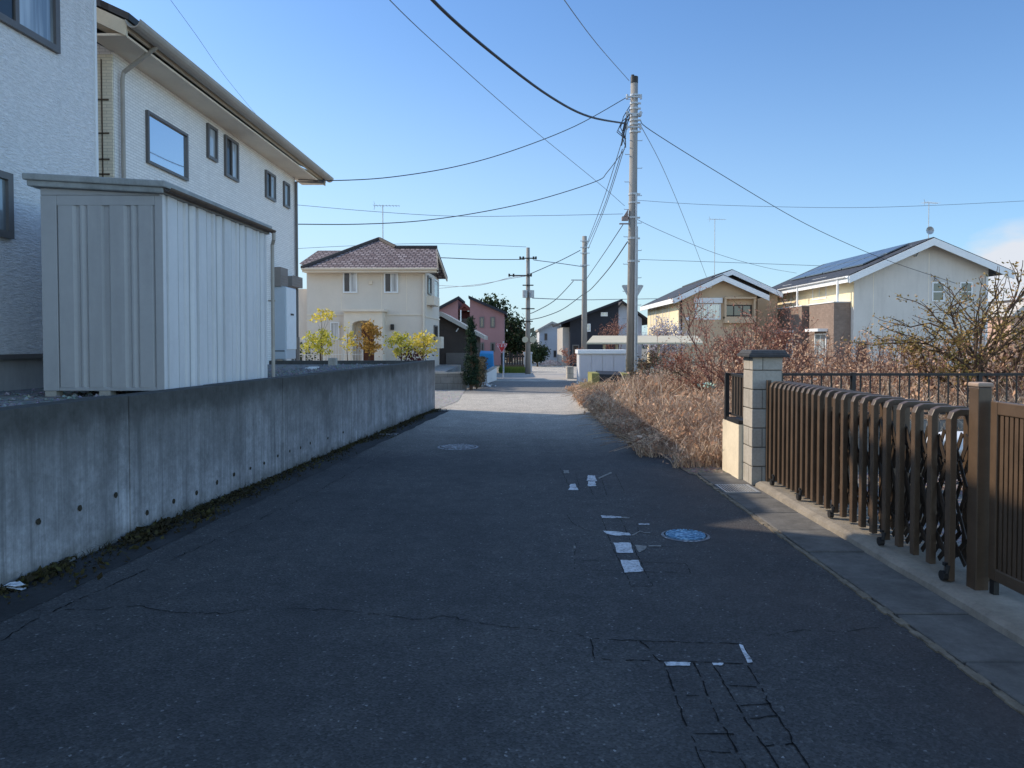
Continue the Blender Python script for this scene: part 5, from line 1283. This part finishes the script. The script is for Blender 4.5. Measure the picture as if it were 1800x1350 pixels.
for r_ in range(2):
    for k in range(4):
        m = MB(); f0 = .30+.30*r_; f1 = f0+.27; y0 = oy+1.2+k*2.4; y1 = y0+2.3
        P = lambda f, y, e: (lx+(pkx-lx)*f, y, lz+(pkz-lz)*f+e)
        m.hexa([P(f0,y0,.05),P(f1,y0,.05),P(f1,y1,.05),P(f0,y1,.05),P(f0,y0,.11),P(f1,y0,.11),P(f1,y1,.11),P(f0,y1,.11)]); mk('solar_panel', m, M_SOLAR, po)
FG.winpx(po, 1638,1660,496,530, M_FRAMEW, M_GL_DARK, .06, 0, .5); FG.winpx(po, 1687,1709,496,530, M_FRAMEW, M_GL_DARK, .06, 0, .5)
FG.winpx(po, 1596,1612,608,626, M_FRAMEW, M_GL_DARK, .06, 0); FG.winpx(po, 1505,1524,600,640, M_FRAME, M_GL_DARK, .06, 0)
m = MB(); a, z = FG.hit(1583,588); FG.box(m,a-.1,a+.1,z-.06,z+.06,0,.12); mk('vent_hood', m, M_FRAME, po)
m = MB(); a, z = FG.hit(1645,490); FG.box(m,a-.07,a+.07,z-.1,z+.1,0,.1); mk('vent_hood', m, M_STEEL, po)
m = MB(); a, z = FG.hit(1608,440); m.tube([FG.P(a-.2,z+.25,.05),FG.P(a-.15,z-.2,.06),FG.P(a+.05,z-.3,.06),FG.P(a+.15,z-.1,.06),FG.P(a+.17,z+.35,.05)], .025, 6); mk('wall_cable', m, M_STEEL, po)
# balcony volumes on the lane side
bx = X(1465,PYH+.3); zt = Z(531,PYH)
for (y0,y1) in ((PYH+.3,PYH+3.3),(PYH+4.3,PYH+11.0)):
    m = MB(); m.box(bx,hx0-.003,y0,y1,-.02,zt); mk('balcony', m, M_TAUPE, po)
    m = MB(); m.box(bx-.04,hx0-.004,y0-.04,y1+.02,zt+.002,zt+.05); mk('parapet_cap', m, M_WHITE, po)
m = MB(); m.box(bx+.45,hx0-.003,PYH+3.302,PYH+4.298,-.02,zt-.05); mk('recess', m, M_DARK, po)
for (a0,a1) in ((PYH+1.0,PYH+2.6),(PYH+5.4,PYH+7.4)):
    m = MB(); m.box(bx-.5,bx-.003,a0,a1,2.0,2.14); mk('canopy', m, M_WHITE, po)
    FB = Fac((bx,a1),(bx,a0)); FB.win(po, .1, a1-a0-.1, .15, 1.9, M_FRAMEW, M_GL_CURT, .07, 1)
FL.win(po, DEP-4.9, DEP-3.1, 3.75, 4.9, M_FRAMEW, M_GL_DARK, .08, 1); FL.win(po, DEP-9.4, DEP-8.0, 3.75, 4.9, M_FRAMEW, M_GL_DARK, .08, 1)
m = MB()
for yy in (PYH+.45,PYH+5.6): m.box(hx0-.62,hx0-.54,yy,yy+.1,zt+.05,lz-.05)
mk('balcony_post', m, M_WHITE, po)
for px in (1535,1632):
    m = MB(); a = FG.hit(px,540)[0]; FG.box(m, a-.012, a+.012, .1, pkz-(sL*(pkx-FG.P(a,0).x) if px < 1627 else .2)-.5, .0, .006); mk('siding_joint', m, M_SOFFIT, po)
m = MB(); m.tube([FG.P(FG.L-.1,rz3-.2,.08),FG.P(FG.L-.1,0,.08)], .05, 7); mk('downpipe', m, M_WHITE, po)
antenna(po, (X(1629,PYH+.3),PYH+.3,pkz-.05), Z(357,PYH+.3)-pkz+.05, .85, .3, 8, True)
rh = empty('distant_house', (X(1800,60),60,0), 'grey roofed distant house at the right edge of the picture', 'house')
m = MB(); m.extr(tp([(1776,640),(1850,640),(1850,556),(1776,556)],60), (0,6,0)); mk('wall', m, M_PEACH, rh)
m = MB(); m.extr([Vector((X(px,60),59.5,Z(py,60))) for px,py in ((1768,556),(1800,530),(1850,530),(1870,556))], (0,7,0)); mk('roof', m, M_ROOFGREY, rh)
m = MB(); m.extr([Vector((X(px,75),75,Z(py,75))) for px,py in ((1745,600),(1745,545),(1790,526),(1840,545),(1840,600))], (0,6,0))
one('distant_house', m, M_DKBROWN, 'dark distant gable just right of the pale grey house', 'house')

# ------------------------------------------------------------------ dry brush and shrubs on the right
def inside(x, y):
    xl = 1.95 if y < 9.5 else 1.62+.10*math.sin(y*1.3)+(.16 if y > 19 else 0)
    return x > xl+(.05*math.sin(y*7))
br_ = MB(); bl2 = MB(); rg = random.Random(5)
def hgt(x, y):
    e = min(1.0, max(.25, (x-1.6)*.9+.25))
    h = (.34+.30*mnoise.noise((x*.5,y*.35,1))+.22*max(0,x-3))*e
    if 14 < y < 17 and x < 2.9: h += .22
    return max(.16, min(h, .78))
cnt = 0
while cnt < 34000:
    y = 8.62+13.8*rg.random()**1.35; x = 1.65+ (11.5+ .0*y)*rg.random()**1.7
    if x > X(1830,y)+.5: continue
    if not inside(x,y) or (x < 2.6 and y < 8.7): continue
    d = mnoise.noise((x*.9,y*.7,9))+.75
    if rg.random() > d: continue
    h = hgt(x,y)*rg.uniform(.35,1.15); a = rg.uniform(0,6.28); ln = h*rg.uniform(.3,1.5)
    dx, dy = math.cos(a)*ln, math.sin(a)*ln
    p = [(x,y,0),(x+dx*.25,y+dy*.25,h*.6),(x+dx*.6,y+dy*.6,h),(x+dx,y+dy,h*rg.uniform(.45,.95))]
    br_.ribbon(p, rg.uniform(.006,.014)*(1 if y < 13 else 1.6), (math.sin(a),-math.cos(a),0) if rg.random() < .5 else (1,0,0)); cnt += 1
    if rg.random() < .55:
        for k in range(2): t = rg.uniform(.4,1); bl2.leaf((x+dx*t*.8+rg.gauss(0,.04),y+dy*t*.8+rg.gauss(0,.04),h*rg.uniform(.4,1)), .05 if y < 13 else .075, rg)
for i in range(9000):
    y = 8.62+12.5*rg.random()**1.4; x = 1.7+(10)*rg.random()**1.7
    if x > X(1830,y)+.5 or not inside(x,y) or (x < 2.6 and y < 8.8): continue
    if mnoise.noise((x*1.1,y*.9,19))+.35 < rg.random()*.9: continue
    h = hgt(x,y); bl2.leaf((x,y,h*rg.uniform(.45,1.2)), rg.uniform(.06,.12), rg)
for i in range(2600):
    y = 8.7+12.5*rg.random()**1.4; x = 1.75+(9)*rg.random()**1.7
    if not inside(x,y) or (x < 2.7 and y < 9.0): continue
    h = hgt(x,y)*rg.uniform(.7,1.35); a = rg.uniform(0,6.28); ln = rg.uniform(.2,.8)
    dx, dy = math.cos(a)*ln, math.sin(a)*ln
    br_.tube([(x,y,0),(x+dx*.2,y+dy*.2,h*.7),(x+dx*.6,y+dy*.6,h),(x+dx,y+dy,h*.75)], .007, 3, .003, cap=False)
one('dry_brush', br_, M_DRY, 'tangled dry brown brush and grass filling the plot on the right', 'dry grass', loc=(3,12,0), kind='stuff')
one('withered_leaves', bl2, M_WEED, 'withered tan leaves caught all through the dry brush', 'dry leaves', loc=(3,12,0), kind='stuff')
yg = MB()
for i in range(3500):
    y = rg.uniform(17,21.6); x = rg.uniform(2.0,3.9)
    h = rg.uniform(.15,.45); a = rg.uniform(0,6.28); yg.ribbon([(x,y,0),(x+math.cos(a)*.1,y+math.sin(a)*.1,h*.8),(x+math.cos(a)*.3,y+math.sin(a)*.3,h*.8)], .02, (1,0,0))
one('yellow_grass', yg, M_DRYY, 'pale yellow dry grass at the foot of the tallest pole', 'dry grass', loc=(3,19,0), kind='stuff')
# tall weed stalks behind the railing
ws = MB(); wh = MB()
for i in range(560):
    y = rg.uniform(9.2,17); x = rg.uniform(3.3,X(1800,y)+.3)
    h = rg.uniform(.6,1.3)+.10+.6*max(0,mnoise.noise((x*.6,y*.5,4)))+(.03*(y-9)); a = rg.uniform(0,6.28); l = rg.uniform(.05,.35)
    pts = [Vector((x,y,0)),Vector((x+math.cos(a)*l*.3,y+math.sin(a)*l*.3,h*.6)),Vector((x+math.cos(a)*l,y+math.sin(a)*l,h))]
    ws.tube(pts, .006, 3, .003, cap=False)
    for k in range(rg.randint(2,5)):
        t = rg.uniform(.5,.95); b = pts[1].lerp(pts[2], (t-.4)/.6); e = b+Vector((rg.gauss(0,.12),rg.gauss(0,.12),rg.uniform(.05,.22))); ws.tube([b,e], .004, 3, .002, cap=False)
        for j in range(rg.randint(2,5)): wh.leaf(b.lerp(e, rg.uniform(.2,1.15))+Vector((rg.gauss(0,.025),rg.gauss(0,.025),rg.gauss(0,.03))), .05, rg)
    for j in range(3): wh.leaf(pts[1].lerp(pts[2], rg.uniform(-.5,1.05))+Vector((rg.gauss(0,.05),rg.gauss(0,.05),rg.gauss(0,.04))), .05, rg)
one('weed_stalks', ws, M_TWIG, 'tall dry weed stalks standing behind the long railing', 'weeds', loc=(5,12,0), kind='stuff')
one('weed_heads', wh, M_WEED, 'orange tan seed heads on the tall weeds behind the railing', 'weeds', loc=(5,12,0), kind='stuff')

b = (X(1300,14.5),14.5,0)
tree('bare_shrub','large reddish twiggy shrub behind the block pillar','shrub',b,[((.15,0,1),1.12,.035),((-.4,.1,1),1.05,.03),((.45,.2,1),1.1,.03),((-.2,-.4,1),1.0,.028),((.3,.5,1),1.05,.03),((-.65,.3,.9),.9,.025),((.65,-.2,.9),.95,.025),((0,.2,1),1.15,.03)],M_REDLEAF,.045,5,.06,M_TWIG,3,.50,.25,None,(3,4),61,.0035)
tree('bare_shrub','pale lilac frosty looking shrub beside the tan house side wall','shrub',(X(1162,33),33,0),[((.1,0,1),1.2,.03),((-.4,0,1),1.1,.03),((.45,0,1),1.1,.03),((-.1,.4,1),1.1,.03)],M_LILAC,.10,5,.12,M_TWIG,3,.6,.25,None,(3,4),62,.006)
tree('bare_shrub','dark thicket of bare twigs right behind the tallest pole','shrub',(X(1140,20.5),20.5,0),[((.1,0,1),.6,.025),((-.3,0,1),.5,.025),((.4,.1,1),.6,.025),((.7,.1,.8),.6,.02)],M_HEDGE,.06,4,.09,M_TWIG,3,.6,.2,None,(2,4),63,.004)
tree('bare_shrub','faint reddish bare tree beside the navy black house wall','shrub',(X(1083,36),36,0),[((0,0,1),1.3,.04),((.3,0,1),1.2,.03),((-.35,0,1),1.2,.03)],M_REDLEAF,.07,3,.10,M_TWIG,3,.55,.3,None,(2,4),64,.006)
clump_tree('green_shrub','low green shrub among the brush near the carport','shrub',(X(1215,18.5),18.5,0),.6,.5,.22,.55,M_EVER,.07,34,26,65,.03,'round',None,.12)
gb = MB(); c = W(1243,677,14); 
for k in range(40): gb.leaf((c.x+rg.gauss(0,.08),14+rg.gauss(0,.06),c.z+rg.gauss(0,.02)), .08, rg, 1)
one('plastic_sheet', gb, simple('pale_green_plastic', (.35,.50,.42), .15, 6, .5), 'scrap of pale green plastic caught in the brush left of the railing', 'litter')
# spiky olive tree on the far right
b = (X(1700,10.8),10.8,0)
tree('olive_tree','spiky olive green tree with arching branches at far right behind the railing','tree',(X(1738,10.5),10.5,0),[((-.20,0,1),1.25,.045),((.05,.1,1),1.35,.05),((.3,0,1),1.2,.045),((.6,.2,1),1.1,.04)],M_OLIVE,.045,4,.045,M_BARK,3,.50,.05,None,(3,4),71,.004)
tree('olive_tree','bare thorny branches reaching left above the railing in front of the pale house','tree',(X(1715,10.2),10.2,0),[((-.50,0,1),1.15,.035),((.20,.0,1),1.05,.03),((-.25,.1,1),.9,.03)],M_OLIVE,.045,6,.04,M_BARK,3,.60,.0,None,(3,4),75,.004)
tree('olive_tree','dense rust flecked tree leaving the picture at the right edge','tree',(X(1795,11.4),11.4,0),[((-.2,0,1),1.2,.05),((.4,.1,1),1.2,.05),((-.5,.3,.9),1.1,.04)],M_WEED,.05,5,.07,M_BARK,3,.55,.15,None,(3,4),73,.004)

# ------------------------------------------------------------------ far background
ft = MB(); rg = random.Random(9)
for i in range(5200):
    x = rg.uniform(-120,150); y = rg.uniform(150,175)
    h = 3.2+2.6*mnoise.noise((x*.05,0,0))+1.6*mnoise.noise((x*.23,1,0))
    ft.leaf((x,y,rg.uniform(0,max(.5,h))), 1.6, rg)
one('far_wood', ft, M_FARTREE, 'low hazy line of trees along the horizon', 'wood', loc=(0,160,0), kind='stuff')

# ------------------------------------------------------------------ light, sky, camera
SUN = Vector((-1.25,.56,1.0)).normalized()
EL = math.asin(SUN.z); AZ = math.atan2(SUN.x, SUN.y)     # azimuth from +Y towards +X
sd = bpy.data.lights.new('sun','SUN'); sd.energy = 5.0; sd.angle = R(.53); sd.color = (1,.87,.70)
so = bpy.data.objects.new('sun', sd); COL.objects.link(so); so.rotation_euler = (-SUN).to_track_quat('-Z','Y').to_euler(); so.location = (-20,10,30)
wd = bpy.data.worlds.new('World'); scene.world = wd; wd.use_nodes = True
nt = wd.node_tree; bg = nt.nodes['Background']
sky = nt.nodes.new('ShaderNodeTexSky'); sky.sky_type = 'NISHITA'; sky.sun_disc = False
sky.sun_elevation = EL; sky.sun_rotation = AZ; sky.air_density = 1.0; sky.dust_density = .7; sky.ozone_density = 2.0; sky.altitude = 100
tc = nt.nodes.new('ShaderNodeTexCoord')
# a bank of low cloud to the right
cd = ray(1790,495).normalized()
dp = nt.nodes.new('ShaderNodeVectorMath'); dp.operation = 'DOT_PRODUCT'; nt.links.new(tc.outputs['Generated'], dp.inputs[0]); dp.inputs[1].default_value = cd
mr = nt.nodes.new('ShaderNodeMapRange'); mr.inputs[1].default_value = math.cos(R(5.2)); mr.inputs[2].default_value = math.cos(R(1.0)); nt.links.new(dp.outputs['Value'], mr.inputs[0])
mp = nt.nodes.new('ShaderNodeMapping'); mp.inputs['Scale'].default_value = (1,1,2.2); nt.links.new(tc.outputs['Generated'], mp.inputs[0])
nz = nt.nodes.new('ShaderNodeTexNoise'); nz.inputs['Scale'].default_value = 17; nz.inputs['Detail'].default_value = 7; nt.links.new(mp.outputs[0], nz.inputs['Vector'])
ad = nt.nodes.new('ShaderNodeMath'); ad.operation = 'MULTIPLY'; nt.links.new(mr.outputs[0], ad.inputs[0]); nt.links.new(nz.outputs['Fac'], ad.inputs[1])
cr = nt.nodes.new('ShaderNodeMapRange'); cr.inputs[1].default_value = .22; cr.inputs[2].default_value = .5; nt.links.new(ad.outputs[0], cr.inputs[0])
mx = nt.nodes.new('ShaderNodeMix'); mx.data_type = 'RGBA'; nt.links.new(cr.outputs[0], mx.inputs[0]); nt.links.new(sky.outputs[0], mx.inputs[6]); mx.inputs[7].default_value = (6.9,7.3,8.0,1)
# pale haze towards the horizon, added fill brightening the unseen sky behind the camera
def nmath(op, a, b=0.0, clamp=False):
    m = nt.nodes.new('ShaderNodeMath'); m.operation = op; m.use_clamp = clamp
    for i, v in ((0,a),(1,b)):
        if hasattr(v,'is_output'): nt.links.new(v, m.inputs[i])
        else: m.inputs[i].default_value = v
    return m.outputs[0]
def nmix(f, a, b, mode='MIX'):
    m = nt.nodes.new('ShaderNodeMix'); m.data_type = 'RGBA'; m.blend_type = mode
    for i, v in ((0,f),(6,a),(7,b)):
        if hasattr(v,'is_output'): nt.links.new(v, m.inputs[i])
        elif hasattr(v,'__len__'): m.inputs[i].default_value = (*v,1)
        else: m.inputs[i].default_value = v
    return m.outputs[2]
sp = nt.nodes.new('ShaderNodeSeparateXYZ'); nt.links.new(tc.outputs['Generated'], sp.inputs[0])
tinted = nmix(1.0, sky.outputs[0], (1.05,1.41,1.76), 'MULTIPLY')
hz = nmath('POWER', nmath('SUBTRACT', 1.0, nmath('DIVIDE', nmath('ABSOLUTE', sp.outputs[2]), .42), True), 1.7)
lf = nmath('SUBTRACT', .70, nmath('MULTIPLY', sp.outputs[0], .85), True)
tinted = nmix(nmath('MULTIPLY', nmath('MULTIPLY', hz, 1.3), lf, True), tinted, (5.9,7.8,8.7))
bk = nt.nodes.new('ShaderNodeMapRange'); bk.inputs[1].default_value = .75; bk.inputs[2].default_value = -.35; bk.inputs[3].default_value = 1.0; bk.inputs[4].default_value = 1.0; bk.inputs[3].default_value = 0.0; nt.links.new(sp.outputs[1], bk.inputs[0])
nt.links.new(nmix(bk.outputs[0], tinted, nmix(1.0, tinted, (2.80,2.26,1.86), 'MULTIPLY')), mx.inputs[6])
nt.links.new(mx.outputs[2], bg.inputs[0]); bg.inputs[1].default_value = .11

cam = bpy.data.cameras.new('camera'); co = bpy.data.objects.new('camera', cam); COL.objects.link(co)
cam.sensor_width = 36; cam.lens = F/1800*36; cam.clip_end = 5000; cam.clip_start = .05
co.location = (0,0,CAMH); co.rotation_euler = (R(90)-PITCH, 0, 0); cam.shift_y = -(675-PY0)/1800
scene.camera = co
scene.view_settings.view_transform = 'Standard'; scene.view_settings.look = 'None'; scene.view_settings.exposure = 0; scene.view_settings.gamma = 1
scene.render.engine = 'CYCLES'; scene.cycles.max_bounces = 6
